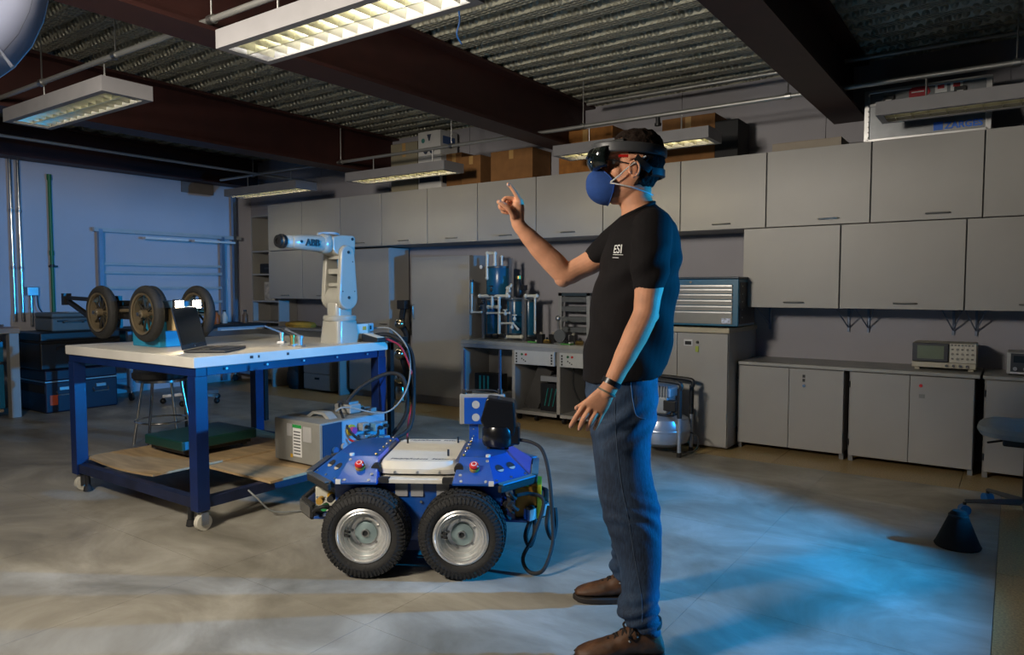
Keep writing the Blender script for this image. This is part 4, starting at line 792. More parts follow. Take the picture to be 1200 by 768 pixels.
for x in (-.265, .265): MB().cyl((x, -.16, zc), (x, .15, zc), .010, n=10).build('axle', steel, t)
MB().cyl((-.16, -.12, .21), (.06, -.12, .215), .010, n=10).build('side_bar', rim, t); B(-.05, .10, -.10, -.06, .17, .25).build('motor', black, t, .01)
B(.15, .40, -.085, .085, .235, .275).build('front_body', M('rover_blue', (.05, .12, .22), .4), t, .006); B(.30, .405, -.075, .075, .10, .23).build('front_plate', M('rover_amber', (.50, .36, .18), .5), t, .006)
for y in (-.055, .055):
    h = B(.405, .425, y-.032, y+.032, .225, .285).build('headlight', black, t, .004); B(.4251, .429, y-.024, y+.024, .233, .277).build('lamp', M('headlight_glow', (1, .9, .7), .3, emit=(1, .80, .50), estr=40), h)
MB().bar((-.30, -.09, .27), (-.92, -.09, .285), .026).build('tow_arm', black, t); MB().bar((-.90, -.09, .265), (-.40, -.09, .10), .026).build('tow_brace', black, t); B(-.935, -.90, -.115, -.065, .235, .315).build('tow_bracket', black, t); B(-.43, -.40, -.10, .03, .09, .30).build('tow_mount', black, t); B(-.40, -.28, -.05, .05, .16, .27).build('rear_body', black, t)
t = thing('teal_block', 'teal block holding the rover up on the blue table', 'block', (-4.27, 2.35, .90)); B(-.14, .16, -.095, .10, 0, .153).build('body', M('teal_block', (.012, .20, .34), .4), t, .006); B(.16, .163, -.08, .07, .05, .10).build('side_plate', teal, t)
pl = bpy.data.lights.new('rover_headlight', 'SPOT'); pl.energy = 12; pl.color = (1, .78, .45); pl.spot_size = R(110); pl.spot_blend = .6; pl.shadow_soft_size = .02
po = bpy.data.objects.new('rover_headlight', pl); COL.objects.link(po); po.location = (-4.43+.44, 2.38, .90+.255); aim(po, (1, -.15, -.18))
# ================================================================== blue mobile robot
RB = Vector((-2.07, 2.21, 0)); t = thing('mobile_robot', 'blue four-wheeled mobile robot with white hatch and knobbly tyres', 'mobile robot', RB, R(32))
tread = M('tyre_tread', (.018, .017, .016), .72, bump=.25, bscale=60); hubm = M('polished_hub', (.80, .79, .77), .30, .75)
def robot_wheel(x, y, s):
    c = Vector((x, y, .19)); Rr = .19; w2 = .078
    pr = [(.118, -w2*.80), (.135, -w2*.98), (.160, -w2), (.178, -w2*.86), (.184, -w2*.6), (.186, 0), (.184, w2*.6), (.178, w2*.86), (.160, w2), (.135, w2*.98), (.118, w2*.80)]
    o = MB().lathe(pr, c, (0, 1, 0), 48).build('tyre', tread, t)
    N = 46; m = MB()                                              # knobbles: too many to pick apart singly
    for k in range(N):
        for j in range(5):
            a = 2*PI*(k+.5*(j % 2))/N; v = Vector((math.cos(a), 0, math.sin(a))); tn = Vector((-math.sin(a), 0, math.cos(a))); yy = (-.058+.029*j); r0 = .190 if abs(j-2) < 2 else .183
            cc = c+v*(r0-.005)+Vector((0, yy, 0)); u_ = Vector((0, .011, 0)); q = [cc+tn*a1*.0095+u_*b1+v*h1 for h1 in (-.004, .0045) for a1, b1 in ((-1, -1), (1, -1), (1, 1), (-1, 1))]
            m.add(q, [[4, 5, 6, 7], [0, 1, 5, 4], [1, 2, 6, 5], [2, 3, 7, 6], [3, 0, 4, 7]])
    for k in range(60):
        for sy in (-1, 1):
            a = 2*PI*k/60; v = Vector((math.cos(a), 0, math.sin(a))); tn = Vector((-math.sin(a), 0, math.cos(a)))
            p0 = c+v*.176+Vector((0, sy*w2*.93, 0)); p1 = c+v*.150+Vector((0, sy*w2*1.0, 0)); y_ = Vector((0, sy*.003, 0))
            m.add([p0+tn*.004, p0-tn*.004, p1-tn*.004, p1+tn*.004, p0+tn*.004+y_, p0-tn*.004+y_, p1-tn*.004+y_, p1+tn*.004+y_], [[4, 5, 6, 7], [0, 1, 5, 4], [1, 2, 6, 5], [2, 3, 7, 6], [3, 0, 4, 7]])
    kn = m.build('tread_knobs', tread, o, smooth=False); kn['kind'] = 'stuff'
    h = MB().lathe([(.120, s*.070), (.112, s*.074), (.106, s*.066), (.100, s*.070), (.094, s*.052), (.088, s*.055), (.080, s*.034), (.074, s*.036), (.066, s*.018), (.05, s*.014), (.001, s*.014)], c, (0, 1, 0), 40).build('rim', hubm, o)
    MB().lathe([(.048, s*.014), (.048, s*.024), (.044, s*.027), (.001, s*.027)], c, (0, 1, 0), 32).build('hub_plate', M('hub_plate', (.34, .44, .44), .4, .5), o)
    MB().lathe([(.018, s*.027), (.018, s*.034), (.012, s*.034), (.012, s*.024), (.001, s*.024)], c, (0, 1, 0), 20).build('axle_end', steel, o); MB().cyl(c+Vector((0, s*.020, 0)), c+Vector((0, s*.029, 0)), .011, n=14).build('axle_bore', blackm, o)
    for k in range(5): a = 2*PI*k/5+.5; p = c+Vector((.060*math.cos(a), 0, .060*math.sin(a))); MB().cyl(p+Vector((0, s*.014, 0)), p+Vector((0, s*.022, 0)), .006, n=6).build('lug_nut', steel, o)
    for dz in (.012, -.006): p = c+Vector((-.082, s*.045, dz)); MB().cyl(p+Vector((0, s*.0, 0)), p+Vector((.022, s*.02, .003)), .006, n=8).build('valve_stem', blackm, o)
for x in (-.21, .21): robot_wheel(x, .078, -1); robot_wheel(x, .722, 1)
# chassis
MB().loft([[Vector((a*.36, y0, .12)) for a, y0 in ((-1, .165), (1, .165), (1, .635), (-1, .635))], [Vector((a*.38, y0, .40)) for a, y0 in ((-1, .155), (1, .155), (1, .645), (-1, .645))]]).build('chassis', bluep, t, .004)
for x in (-.10, -.03, .085): B(x, x+.055, .150, .1555, .325, .385).build('silver_panel', M('silver_panel', (.42, .42, .43), .45, .3), t)
for x in (.015, .14): MB().cyl((x, .15, .30), (x, .156, .30), .006, n=8).build('screw', steel, t)
B(-.20, .20, .18, .62, .07, .12).build('belly_pan', M('belly_blue', (.006, .03, .16), .5), t)
def hood(s):
    base = [(.165, .075), (.35, .075), (.50, .235), (.50, .565), (.35, .725), (.165, .725)]; top = [(.185, .20), (.31, .20), (.385, .30), (.385, .50), (.31, .60), (.185, .60)]
    m = MB(); b_ = [Vector((s*x, y, .405)) for x, y in base]; l_ = [Vector((s*x, y, .395)) for x, y in base]; u_ = [Vector((s*x, y, .492)) for x, y in top]
    m.loft([l_, b_, u_]); h = m.build('hood', bluep, t, .0025, smooth=False)
    def on(f, i, out=.0):                                      # point on facet between base edge i,i+1 and top edge i,i+1 ; f=(along, up)
        p = b_[i].lerp(b_[i+1], f[0]).lerp(u_[i].lerp(u_[i+1], f[0]), f[1]); n = ((b_[i+1]-b_[i]).cross(u_[i]-b_[i])).normalized(); n = n if n.dot(Vector((s*.3, .4, .45))-p) < 0 else -n
        return p+n*out, n
    for i in (1, 3):
        for fa in (.30, .72):
            p, n = on((fa, .5), i); MB().lathe([(.001, .0012), (.0215, .0012)], p, n, 20).build('grip_hole', M('hole_dark', (.01, .012, .02), .8), h); e = (b_[i+1]-b_[i]).normalized(); v = n.cross(e); v = v if v.z < 0 else -v
            MB().prism([(.0205*math.cos(a), .0205*math.sin(a)) for a in [PI*.12+PI*.76*k/8 for k in range(9)]], p+n*.0016, e, v, n*.0006).build('hole_liner', M('hole_liner', (.42, .40, .36), .5), h)
        for fa in (.08, .5, .92): p, n = on((fa, .10), i); MB().cyl(p, p+n*.003, .006, n=8).build('screw', steel, h)
    p, n = on((.52, .55), 0); MB().cyl(p, p+n*.012, .022, n=18).build('stop_collar', M('amber_collar', (.45, .25, .04), .4), h); q = MB().lathe([(.001, .012), (.016, .012), (.020, .018), (.021, .026), (.017, .032), (.001, .034)], p, n, 20).build('emergency_stop', redp, h); MB().lathe([(.009, .034), (.012, .0345), (.012, .0352), (.009, .0355)], p, n, 16).build('stop_mark', whitep, h)
    for fa, fb in ((.2, .08), (.8, .08), (.95, .85), (.15, .3)): p, n = on((fa, fb), 0); MB().cyl(p, p+n*.003, .007, n=10).build('screw', steel, h)
    B(s*.335-.011, s*.335+.011, .070, .078, .397, .418).build('latch_tab', whitep, h)
    for k in range(6): MB().sphere((s*.20, .22+k*.072, .496), .007, 8, 6).build('dome_bolt', chrome if k % 2 else M('brass', 0), h)
    MB().cyl((s*.31, .21, .492), (s*.31, .21, .502), .011, n=14).build('cap_screw', whitep, h)
    # bumper bars
    e0 = Vector((s*.37, .06, .385)); e1 = Vector((s*.520, .235, .385)); e2 = Vector((s*.520, .565, .385)); e3 = Vector((s*.37, .74, .385))
    for a, b in ((e0, e1), (e1, e2), (e2, e3)): q = MB().bar(a, b, .022, .032).build('bumper', rubber, t, .008); MB().bar(a.lerp(b, .05)+Vector((0, 0, .022)), a.lerp(b, .95)+Vector((0, 0, .022)), .03, .006).build('bumper_rail', alu if s < 0 else M('rail_blue', (.05, .25, .42), .35, .4), q)
    f0 = Vector((s*.485, .19, .235)); f1 = Vector((s*.57, .30, .235)); f2 = Vector((s*.57, .50, .235)); f3 = Vector((s*.485, .61, .235))
    for a, b in ((f0, f1), (f1, f2), (f2, f3)): q = MB().bar(a, b, .024, .075).build('lower_bumper', rubber, t, .008); MB().bar(a+Vector((0, 0, .0)), b, .034, .05).build('bumper_rail', alu, q)
    MB().prism([(s*.36, .20), (s*.485, .19), (s*.57, .30), (s*.57, .50), (s*.485, .61), (s*.36, .60)], (0, 0, .20), (1, 0, 0), (0, 1, 0), (0, 0, .012)).build('lower_tray', bluep, t, .002)
    return on
onL = hood(-1); onR = hood(1)
MB().bar((.37, .33, .30), (.45, .33, .30), .05, .06).build('sensor_bracket', bluep, t)
B(.43, .53, .225, .35, .2125, .355).build('battery_box', M('battery_orange', (.55, .25, .02), .5), t, .006); B(.531, .55, .215, .37, .2125, .365).build('battery_plate', M('battery_lime', (.50, .55, .03), .5), t)
B(-.50, -.40, .26, .44, .2125, .33).build('range_sensor', M('sensor_cream', (.55, .52, .42), .45), t, .006); text_part('SICK', .022, M('badge_blue', 0), t, 'sensor_text', (-.495, .258, .27), (1, 0, 0), (0, 0, 1), .002); MB().cyl((-.425, .262, .29), (-.425, .256, .29), .018, n=14).build('sensor_eye', M('warning_yellow', 0), t)
for k, (x, z) in enumerate(((.385, .335), (.39, .29), (.375, .26), (.40, .350), (.41, .30))): MB().cyl((x, .19, z), (x+.01, .165-.01*k, z), .017, n=12).build('connector', (bluep, blackm, blackm, steel, blackm)[k], t); MB().tube(catmull([(x+.01, .165-.01*k, z), (x+.03, .13, z-.02), (x+.035, .16, z-.03), (x+.02, .21, z-.04)]), .008).build('cable', blackm, t)
for k, (x, z) in enumerate(((-.40, .30), (-.43, .26), (-.38, .26), (-.45, .29))): MB().cyl((x, .20, z), (x, .165, z), .016, n=12).build('connector', (blackm, M('green_plug', (.02, .25, .06), .5), blackm, M('amber_collar', 0))[k], t)
MB().tube(catmull([(-.38, .16, .26), (-.42, .12, .28), (-.47, .15, .25), (-.46, .22, .22)]), .009).build('cable', blackm, t)
# white centre hatch
hat = M('hatch_white', (.66, .63, .56), .4)
B(-.165, .165, .10, .70, .395, .415).build('side_deck', hat, t, .003)
MB().loft([rr(.185, .26, .05, z, 2) if z < .45 else rr(.165, .235, .05, z, 2) for z in (.428, .448, .4781)]).build('hatch', hat, t).location = (0, .405, 0)
MB().loft([rr(.16, .235, .04, z, 2) for z in (.415, .428)]).build('hatch_gasket', M('gasket', (.12, .12, .11), .7), t).location = (0, .405, 0)
for k in range(3): MB().cyl((-.10+k*.1, .145, .435), (-.10+k*.1, .138, .435), .006, n=8).build('screw', steel, t)
for x in (-.185, .185):
    for y in (.16, .66): q = MB().cyl((x, y-.02, .45), (x, y+.012, .452), .021, n=9).build('clamp_knob', blackm, t); MB().bar((x, y, .45), (x*.75, y+.02, .43), .008).build('clamp_arm', steel, q)
for x in (-.14, .14): B(x-.022, x+.022, .0985, .1005, .398, .42).build('latch_plate', blackm, t); MB().prism([(x-.022, .10), (x+.022, .10), (x+.022, .135), (x-.022, .135)], (0, 0, .4151), (1, 0, 0), (0, 1, 0), (0, 0, .003)).build('latch_plate', blackm, t)
for x, y in ((-.12, .54), (.12, .28), (.13, .56)): MB().cyl((x, y, .478), (x, y, .508), .005, n=8).build('pin', blackm, t)
lt = M('marker_ink', (.02, .03, .05), .7)
text_part('MobileRobots  Seekur jr', .030, lt, t, 'lettering', (-.135, .205, .4785), (1, .0, 0), (0, 1, 0), .0008, 0, .3); text_part('MobileRobots  Seekur jr', .027, lt, t, 'lettering', (-.12, .60, .4785), (1, 0, 0), (0, 1, 0), .0008, 0, .3)
# antenna panel on post
MB().bar((.20, .64, .44), (.20, .64, .70), .045, .02, up=(0, 1, 0)).build('post', bluep, t, .002)
for k in range(5): MB().cyl((.20, .629, .50+k*.035), (.20, .627, .50+k*.035), .004, n=8).build('post_hole', steel, t)
m = MB(); m.box(.155, .345, .60, .615, .565, .70); ap = m.build('antenna_panel', bluep, t, .004)
for x, z in ((.215, .665), (.215, .60), (.285, .665)): MB().cyl((x, .5995, z), (x, .5985, z), .020, n=18).build('panel_hole', M('hole_liner', 0), ap)
B(.13, .36, .6155, .65, .56, .715).build('antenna_unit', M('unit_grey', (.26, .26, .25), .5), t, .006)
for x in (.155, .335): q = MB().cyl((x, .63, .735), (x, .63, .94), .008, .006, n=10).build('antenna', M('antenna_blue', (.005, .010, .04), .4), t); MB().cyl((x, .63, .715), (x, .63, .74), .013, n=12).build('antenna_base', chrome, q)
MB().tube(catmull([(.165, .625, .72), (.19, .62, .735), (.30, .62, .735), (.325, .625, .72)]), .004).build('coax_cable', blackm, t)
# lidar
lb = M('lidar_black', (.008, .008, .009), .22, noise=.1)
c = Vector((.345, .42, .492)); m = MB(); m.lathe([(.001, .012), (.075, .012), (.082, .03), (.082, .085), (.074, .105), (.001, .108)], c, (0, 0, 1), 32); l0 = m.build('lidar_base', lb, t)
for a in (0, 1, 2, 3): MB().cyl(c+Vector((.06*math.cos(a*PI/2+.7), .06*math.sin(a*PI/2+.7), 0)), c+Vector((.06*math.cos(a*PI/2+.7), .06*math.sin(a*PI/2+.7), .013)), .010, n=8).build('lidar_foot', blackm, l0)
MB().prism([(-.072, .10), (.075, .06), (.082, .10), (.075, .225), (-.055, .245), (-.085, .135)], c+Vector((0, -.06, 0)), (1, 0, 0), (0, 0, 1), (0, .12, 0)).build('lidar_head', lb, t, .012, segs=3)
MB().prism([(-.080, .14), (-.052, .232), (-.056, .236), (-.084, .143)], c+Vector((0, -.045, 0)), (1, 0, 0), (0, 0, 1), (0, .09, 0)).build('lidar_window', M('lidar_window', (.003, .003, .004), .06), t)
B(c.x+.03, c.x+.10, c.y-.055, c.y+.055, c.z+.02, c.z+.11).build('lidar_connector', lb, t, .008)
MB().tube(catmull([c+Vector((.09, -.02, .04)), c+Vector((.16, -.06, .035)), (.555, .30, .50), (.585, .22, .40), (.60, .18, .22), (.60, .14, .12), (.56, .08, .03), (.50, .10, .012), (.47, .14, .06), (.52, .16, .16), (.56, .19, .30), (.50, .20, .33), (.44, .17, .33)]), .0085, 8).build('lidar_cable', blackm, t)
MB().tube(catmull([(.585, .25, .26), (.575, .22, .18), (.60, .22, .12), (.615, .24, .18), (.61, .26, .25)]), .011).build('bumper_cable', blackm, t); MB().tube(catmull([(.50, .22, .2), (.48, .19, .14), (.50, .18, .10), (.52, .20, .15), (.52, .22, .21)]), .011).build('bumper_cable', blackm, t)
# ================================================================== person
from mathutils import noise as mnoise
from mathutils.bvhtree import BVHTree
PS, PD = .42, 2.58
PO = RT*PS+_fw0*PD
def Lp(px_, py_, yl=0.):
    d = ray(px_, py_); P = CO+d*((PD+yl)/d.dot(_fw0)); return Vector((P.dot(RT)-PS, yl, P.z))
def pxm(n, yl=0.): return n*(PD+yl)/CAM_F
man = thing('person', 'person in black t-shirt and jeans with a headset and blue mask, pointing ahead', 'person', PO, YAW)
def sgn(c, e): return math.copysign(abs(c)**e, c)
def sring(f, b, hw, yc=0., n=36, e=.86, wy=None):
    c = (f+b)/2; out = []
    for i in range(n):
        a = 2*PI*i/n; k = sgn(math.cos(a), e); p = c+(f-c)*k; out.append(Vector((p.x, yc+hw*sgn(math.sin(a), e), p.z)))
    return out
def rows_to(m, rows, e=.86):
    m.loft([sring(Lp(r[0], r[1], r[5] if len(r) > 5 else 0), Lp(r[2], r[3], r[5] if len(r) > 5 else 0), r[4], r[5] if len(r) > 5 else 0, e=e) for r in rows])
def limb(m, pts, n=20, k=5, flat=1.):
    # pts: (Vector, radius); smooth path with round sections
    P = catmull([Vector((*p[0], 0)).to_3d() for p in pts], k); rad = []
    for i in range(len(pts)-1):
        for q in range(k):
            t_ = q/k; s_ = t_*t_*(3-2*t_); rad.append(pts[i][1]*(1-s_)+pts[i+1][1]*s_)
    rad.append(pts[-1][1]); m.tube(P, rad, n)
    m.sphere(P[-1], rad[-1]*.98, n, 8); m.sphere(P[0], rad[0]*.98, n, 8)
def fuse(m, voxel, smooth=3, noise_amp=0, freq=(8, 8, 8), fn=None):
    me = m.mesh('raw'); o = bpy.data.objects.new('raw', me); COL.objects.link(o)
    r_ = o.modifiers.new('r', 'REMESH'); r_.mode = 'VOXEL'; r_.voxel_size = voxel
    if smooth: s_ = o.modifiers.new('s', 'SMOOTH'); s_.factor = .5; s_.iterations = smooth
    bpy.context.view_layer.update(); ev = o.evaluated_get(bpy.context.evaluated_depsgraph_get()); out = bpy.data.meshes.new_from_object(ev)
    bpy.data.objects.remove(o); bpy.data.meshes.remove(me)
    if noise_amp or fn:
        nr = [v.normal.copy() for v in out.vertices]
        for v, n_ in zip(out.vertices, nr):
            d_ = 0
            if noise_amp: q = v.co; d_ = noise_amp*mnoise.noise(Vector((q.x*freq[0], q.y*freq[1], q.z*freq[2])))
            if fn: d_ += fn(v.co)
            v.co += n_*d_
    for p in out.polygons: p.use_smooth = True
    out.materials.clear(); return out
def link(me, name, mat, parent):
    me.materials.append(mat); o = bpy.data.objects.new(name, me); COL.objects.link(o); o.parent = parent; return o
# ---- skin material with stubble-free tone variation
skin = M('skin', (.60, .285, .165), .62, spec=.35, noise=.14, nscale=18, bump=.08, bscale=220, sss=.12)
HEAD = [(741, 153.5, 749, 153.5, .012), (731, 156, 762, 156, .045), (724, 161, 769, 161, .062), (719.5, 168, 774, 168, .072), (716.5, 176, 777, 176, .0765), (713.5, 183, 778, 184, .0775), (714.5, 189, 778, 191, .0765), (714, 197, 776, 198, .074), (712, 205, 773, 205, .071), (710.5, 212, 769, 212, .068), (709, 219, 764, 219, .064), (708.5, 226, 757, 226, .057), (710, 233, 749, 233, .047), (716, 239, 741, 239, .03)]
m = MB(); rows_to(m, HEAD, .95)
rows_to(m, [(731, 214, 763, 214, .052), (728, 224, 763, 222, .054), (725, 237, 763, 232, .056), (728.5, 247, 766, 238, .061), (728.5, 256, 770, 246, .076), (728, 266, 776, 256, .11)], .95)
# nose, lips, brow, ears
m.loft([sring(Lp(712, 186), Lp(722, 186), .010, n=14), sring(Lp(707, 194), Lp(720, 194), .013, n=14), sring(Lp(701, 202), Lp(720, 203), .018, n=14), sring(Lp(700, 206), Lp(720, 207), .019, n=14), sring(Lp(706, 210), Lp(720, 210), .012, n=14)])
m.sphere(Lp(710.5, 216.5), (.012, .024, .0055), 12, 8); m.sphere(Lp(710.5, 220.5), (.012, .022, .006), 12, 8)
for s in (-1, 1):
    m.sphere(Lp(717, 184)+Vector((0, s*.034, 0)), (.012, .024, .006), 12, 8)
    m.sphere(Lp(717, 204)+Vector((.014, s*.046, 0)), (.022, .020, .022), 12, 8)
    c = Lp(739, 203, 0); ey = s*.079; path = []
    for k in range(15):
        a = R(-70+k*21); rx = .0155 if True else 0; path.append(c+Vector((-.002+rx*math.cos(a)*1.05, ey+s*(.010+.006*math.cos(a)), .0265*math.sin(a)+.002)))
    m.tube(path, [.0045]*15, 8); m.sphere(c+Vector((.001, ey, 0)), (.014, .006, .024), 12, 8); m.sphere(c+Vector((-.004, ey+s*.004, -.024)), (.008, .006, .008), 10, 6); m.sphere(c+Vector((-.012, ey+s*.002, 0)), (.005, .006, .009), 8, 6)
# torso core under the shirt
TORSO = [(730, 253, 764, 236, .060), (727, 257, 770, 242, .080), (722, 262, 781, 253, .145), (716, 272, 789, 266, .19), (709, 290, 794, 286, .203), (703, 310, 795, 305, .203), (699, 330, 793, 325, .194), (694, 355, 790, 352, .182), (690, 380, 788, 378, .175), (686, 405, 785, 402, .172), (684, 430, 780, 424, .174), (683, 447, 774, 436, .177)]
def shrink(r, k): return (r[0]+k, r[1]+2, r[2]-k, r[3]+2, r[4]-k*.003)
rows_to(m, [shrink(r, 5) for r in TORSO[1:]])
# arms
LA = [(Lp(764, 274, -.165), .056), (Lp(762, 305, -.21), .052), (Lp(761, 331, -.228), .049), (Lp(758.5, 352, -.240), .043), (Lp(756, 369, -.248), .041), (Lp(746, 391, -.258), .041), (Lp(735, 413, -.268), .0365), (Lp(724, 435, -.275), .030), (Lp(717, 449, -.278), .0275), (Lp(711, 460, -.279), .027)]
limb(m, LA)
m.sphere(Lp(764, 370, -.245), .024, 12, 8)
RA = [(Lp(742, 276, .165), .058), (Lp(715, 293, .185), .050), (Lp(697, 305, .19), .047), (Lp(678, 315, .195), .043), (Lp(663, 321, .195), .0435), (Lp(650, 309, .19), .0445), (Lp(636, 295, .185), .041), (Lp(622, 280, .175), .034), (Lp(612, 269, .165), .027), (Lp(606.5, 262, .16), .0245)]
limb(m, RA); m.sphere(Lp(660, 326, .195), .036, 14, 8)
# ---- left hand: back of the hand towards the camera
def fring(c, wv, hw, th, n=20):
    wv = wv.normalized(); t_ = Vector((0, 1, 0)); return [c+wv*(hw*sgn(math.cos(a), .75))+t_*(th*sgn(math.sin(a), .75)) for a in [2*PI*i/n for i in range(n)]]
wv = Lp(707, 487, -.28)-Lp(681, 475, -.28)
m.loft([fring(Lp(714, 454, -.279), wv, .026, .019), fring(Lp(709, 461, -.279), wv, .030, .018), fring(Lp(703, 469, -.279), wv, .037, .0165), fring(Lp(697, 477, -.277), wv, .041, .0145), fring(Lp(694, 482, -.274), wv, .040, .012)])
def finger(pts, rads): limb(m, [(Lp(*p), r) for p, r in zip(pts, rads)], 14, 4)
FR = (.0098, .0092, .0083, .0072)
finger([(684, 476, -.280), (675.5, 488.5, -.288), (671, 496, -.284), (668.8, 500.2, -.277)], FR)
finger([(691.5, 479.5, -.281), (684, 491.5, -.292), (680.5, 499, -.286), (679, 503, -.277)], (.0102, .0094, .0085, .0073))
finger([(699, 483, -.280), (692.8, 493, -.290), (689.4, 500, -.282), (688.2, 503.5, -.272)], (.0098, .0090, .0081, .007))
finger([(705, 486, -.276), (700.8, 495, -.283), (698, 500.5, -.276), (697, 503, -.267)], (.0088, .008, .0072, .0064))
finger([(701, 463, -.268), (691, 469.5, -.256), (682, 475, -.250), (675.5, 478.5, -.248)], (.014, .0118, .0098, .008))
# ---- right hand: index finger raised, others folded, thumb towards the camera
wv = Vector((1, 0, .15)); 
m.loft([fring(Lp(607.5, 264, .16), wv, .023, .018), fring(Lp(606, 256, .157), wv, .027, .023), fring(Lp(606, 247, .155), wv, .028, .030), fring(Lp(607, 239, .155), wv, .023, .034), fring(Lp(607.5, 234.5, .155), wv, .016, .032)])
finger([(609, 236, .130), (603.5, 226, .125), (599, 219.5, .122), (595.4, 215.8, .120)], (.0100, .0090, .0080, .0068))
finger([(607, 234.5, .150), (592.5, 232.6, .138), (590, 239, .136), (596, 242, .140)], (.0100, .0092, .0082, .0072))
finger([(606, 237, .168), (588.5, 238.5, .160), (586.5, 244, .158), (594, 246, .160)], (.0098, .0088, .0080, .007))
finger([(605, 241, .184), (591, 244.5, .178), (589, 248.2, .176), (595, 250, .176)], (.0088, .0080, .0072, .0064))
finger([(602, 253, .135), (597, 245.5, .116), (590, 240, .110), (584, 236.8, .110)], (.0135, .0112, .0098, .008))
me = fuse(m, .0034, 2)
body = link(me, 'body', skin, man)
nail = M('fingernail', (.58, .36, .28), .3)
for p, dx in (((668.4, 499.6, -.2845), 1), ((678.8, 502.2, -.2845), 1), ((688.0, 502.9, -.279), 1), ((696.8, 502.4, -.2735), 1), ((676, 477.6, -.2555), 1), ((585.4, 236.4, .1025), 1), ((595.2, 216.6, .1135), 1)):
    MB().sphere(Lp(*p), (.0046, .0016, .0056), 10, 6).build('fingernail', nail, man)
# eyes
for s in (-1, 1): e_ = MB().sphere(Lp(719.5, 191.5)+Vector((0, s*.032, 0)), .0115, 14, 10).build('eye', M('eye_white', (.7, .68, .64), .2), man); MB().sphere(Lp(719.5, 191.5)+Vector((-.0085, s*.032, 0)), (.004, .005, .005), 10, 8).build('iris', M('iris_brown', (.03, .015, .01), .2), e_)
# ---- hair
hairm = M('dark_brown_hair', (.016, .009, .006), .8, noise=.45, nscale=60, bump=.5, bscale=140, spec=.15)
m = MB(); rings = []
nH = 48
for ri, r in enumerate(HEAD[:-2]):
    f, b = Lp(r[0], r[1]), Lp(r[2], r[3]); c = (f+b)/2; rg = []
    for i in range(nH):
        a = 2*PI*i/nH; ca, sa = math.cos(a), math.sin(a); p = Vector((c.x+(f.x-c.x)*sgn(ca, .95), r[4]*sgn(sa, .95), c.z+(f.z-c.z)*ca))
        nrm = Vector((-(ca)/max(abs(f.x-c.x), .01), sa/max(r[4], .01), 0)); nrm = nrm.normalized() if nrm.length > 0 else nrm
        y_ = r[1]; front = ca            # hairline: forehead above row 166, temples above 183, behind the ear down to row 226
        lim = 166 if front > .75 else (176+(.75-front)*22 if front > .25 else (188 if front > -.12 else 222))
        k = .012 if y_ < 164 else (.007 if y_ < 172 else .004)
        if y_ > 196: k = .003
        off = k*(1+.35*mnoise.noise(p*55)) if y_ < lim else -.014
        if y_ < 160: p = p+Vector((0, 0, .004+.004*mnoise.noise(p*60)))
        rg.append(p+nrm*off)
    rings.append(rg)
m.loft(rings); me = fuse(m, .0034, 1, .0035, (70, 70, 70)); link(me, 'hair', hairm, man)
# ---- t-shirt
shirtm = M('black_cotton', (.0065, .005, .0055), .85, noise=.15, nscale=6, bump=.12, bscale=300, spec=.2)
m = MB(); rows_to(m, TORSO)
limb(m, [(Lp(764, 268, -.135), .070), (Lp(763, 290, -.19), .068), (Lp(762, 312, -.218), .062), (Lp(761.5, 329, -.226), .0575)])
limb(m, [(Lp(742, 270, .135), .070), (Lp(722, 284, .175), .066), (Lp(708, 296, .186), .058), (Lp(699.5, 302, .190), .053)])
# cut sleeve ends flat by leaving the last sphere small
def folds(co):
    z = co.z; return .006*math.sin(co.x*38+z*26+2*mnoise.noise(co*5))*max(0, min(1, (1.40-z)*3))*max(0, min(1, (z-.9)*6))+.006*math.sin((co.x*.8-z)*55)*max(0, 1-abs(z-1.30)/.12)
me = fuse(m, .006, 3, .004, (7, 7, 12), folds); shirt = link(me, 't_shirt', shirtm, man)
bv = BVHTree.FromPolygons([v.co for v in shirt.data.vertices], [p.vertices[:] for p in shirt.data.polygons])
def decal(s_, size, px_, py_, nm, sp=1.0):
    o0 = Lp(px_, py_, -.13); o = text_part(s_, size, M('white_print', (.75, .74, .72), .7), man, nm, o0, (.75, -.62, -.08), (.10, .02, .99), .0005, .0004)
    bm = bmesh.new(); bm.from_mesh(o.data); bmesh.ops.subdivide_edges(bm, edges=[e for e in bm.edges if e.calc_length() > .006], cuts=2); bm.to_mesh(o.data); bm.free()
    for v in o.data.vertices:
        h = bv.find_nearest(v.co)
        if h[0]: v.co = h[0]+h[1]*.0018
decal('ESI', .042, 713.5, 296, 'shirt_lettering'); decal('———', .018, 714, 299.5, 'shirt_lettering'); decal('——', .018, 713.5, 303, 'shirt_lettering')
# collar band
m = MB(); rg = sring(Lp(728.8, 255.3), Lp(766, 238.0), .0665, n=40); m.tube(rg, .0065, 8, closed=True); m.build('collar', shirtm, shirt)
# ---- jeans
denim = bpy.data.materials.new('blue_denim'); denim.use_nodes = True; nt = denim.node_tree; b_ = nt.nodes['Principled BSDF']; L = nt.links; MATS['blue_denim'] = denim
tc = nt.nodes.new('ShaderNodeTexCoord'); n1 = nt.nodes.new('ShaderNodeTexNoise'); n1.inputs['Scale'].default_value = 7; n1.inputs['Detail'].default_value = 5
mp = nt.nodes.new('ShaderNodeMapping'); mp.inputs['Scale'].default_value = (260, 260, 30); n2 = nt.nodes.new('ShaderNodeTexNoise'); n2.inputs['Scale'].default_value = 1; L.new(tc.outputs['Object'], mp.inputs[0]); L.new(mp.outputs[0], n2.inputs['Vector']); L.new(tc.outputs['Object'], n1.inputs['Vector'])
mx = nt.nodes.new('ShaderNodeMath'); mx.operation = 'MULTIPLY_ADD'; mx.inputs[1].default_value = .45; L.new(n2.outputs['Fac'], mx.inputs[0])
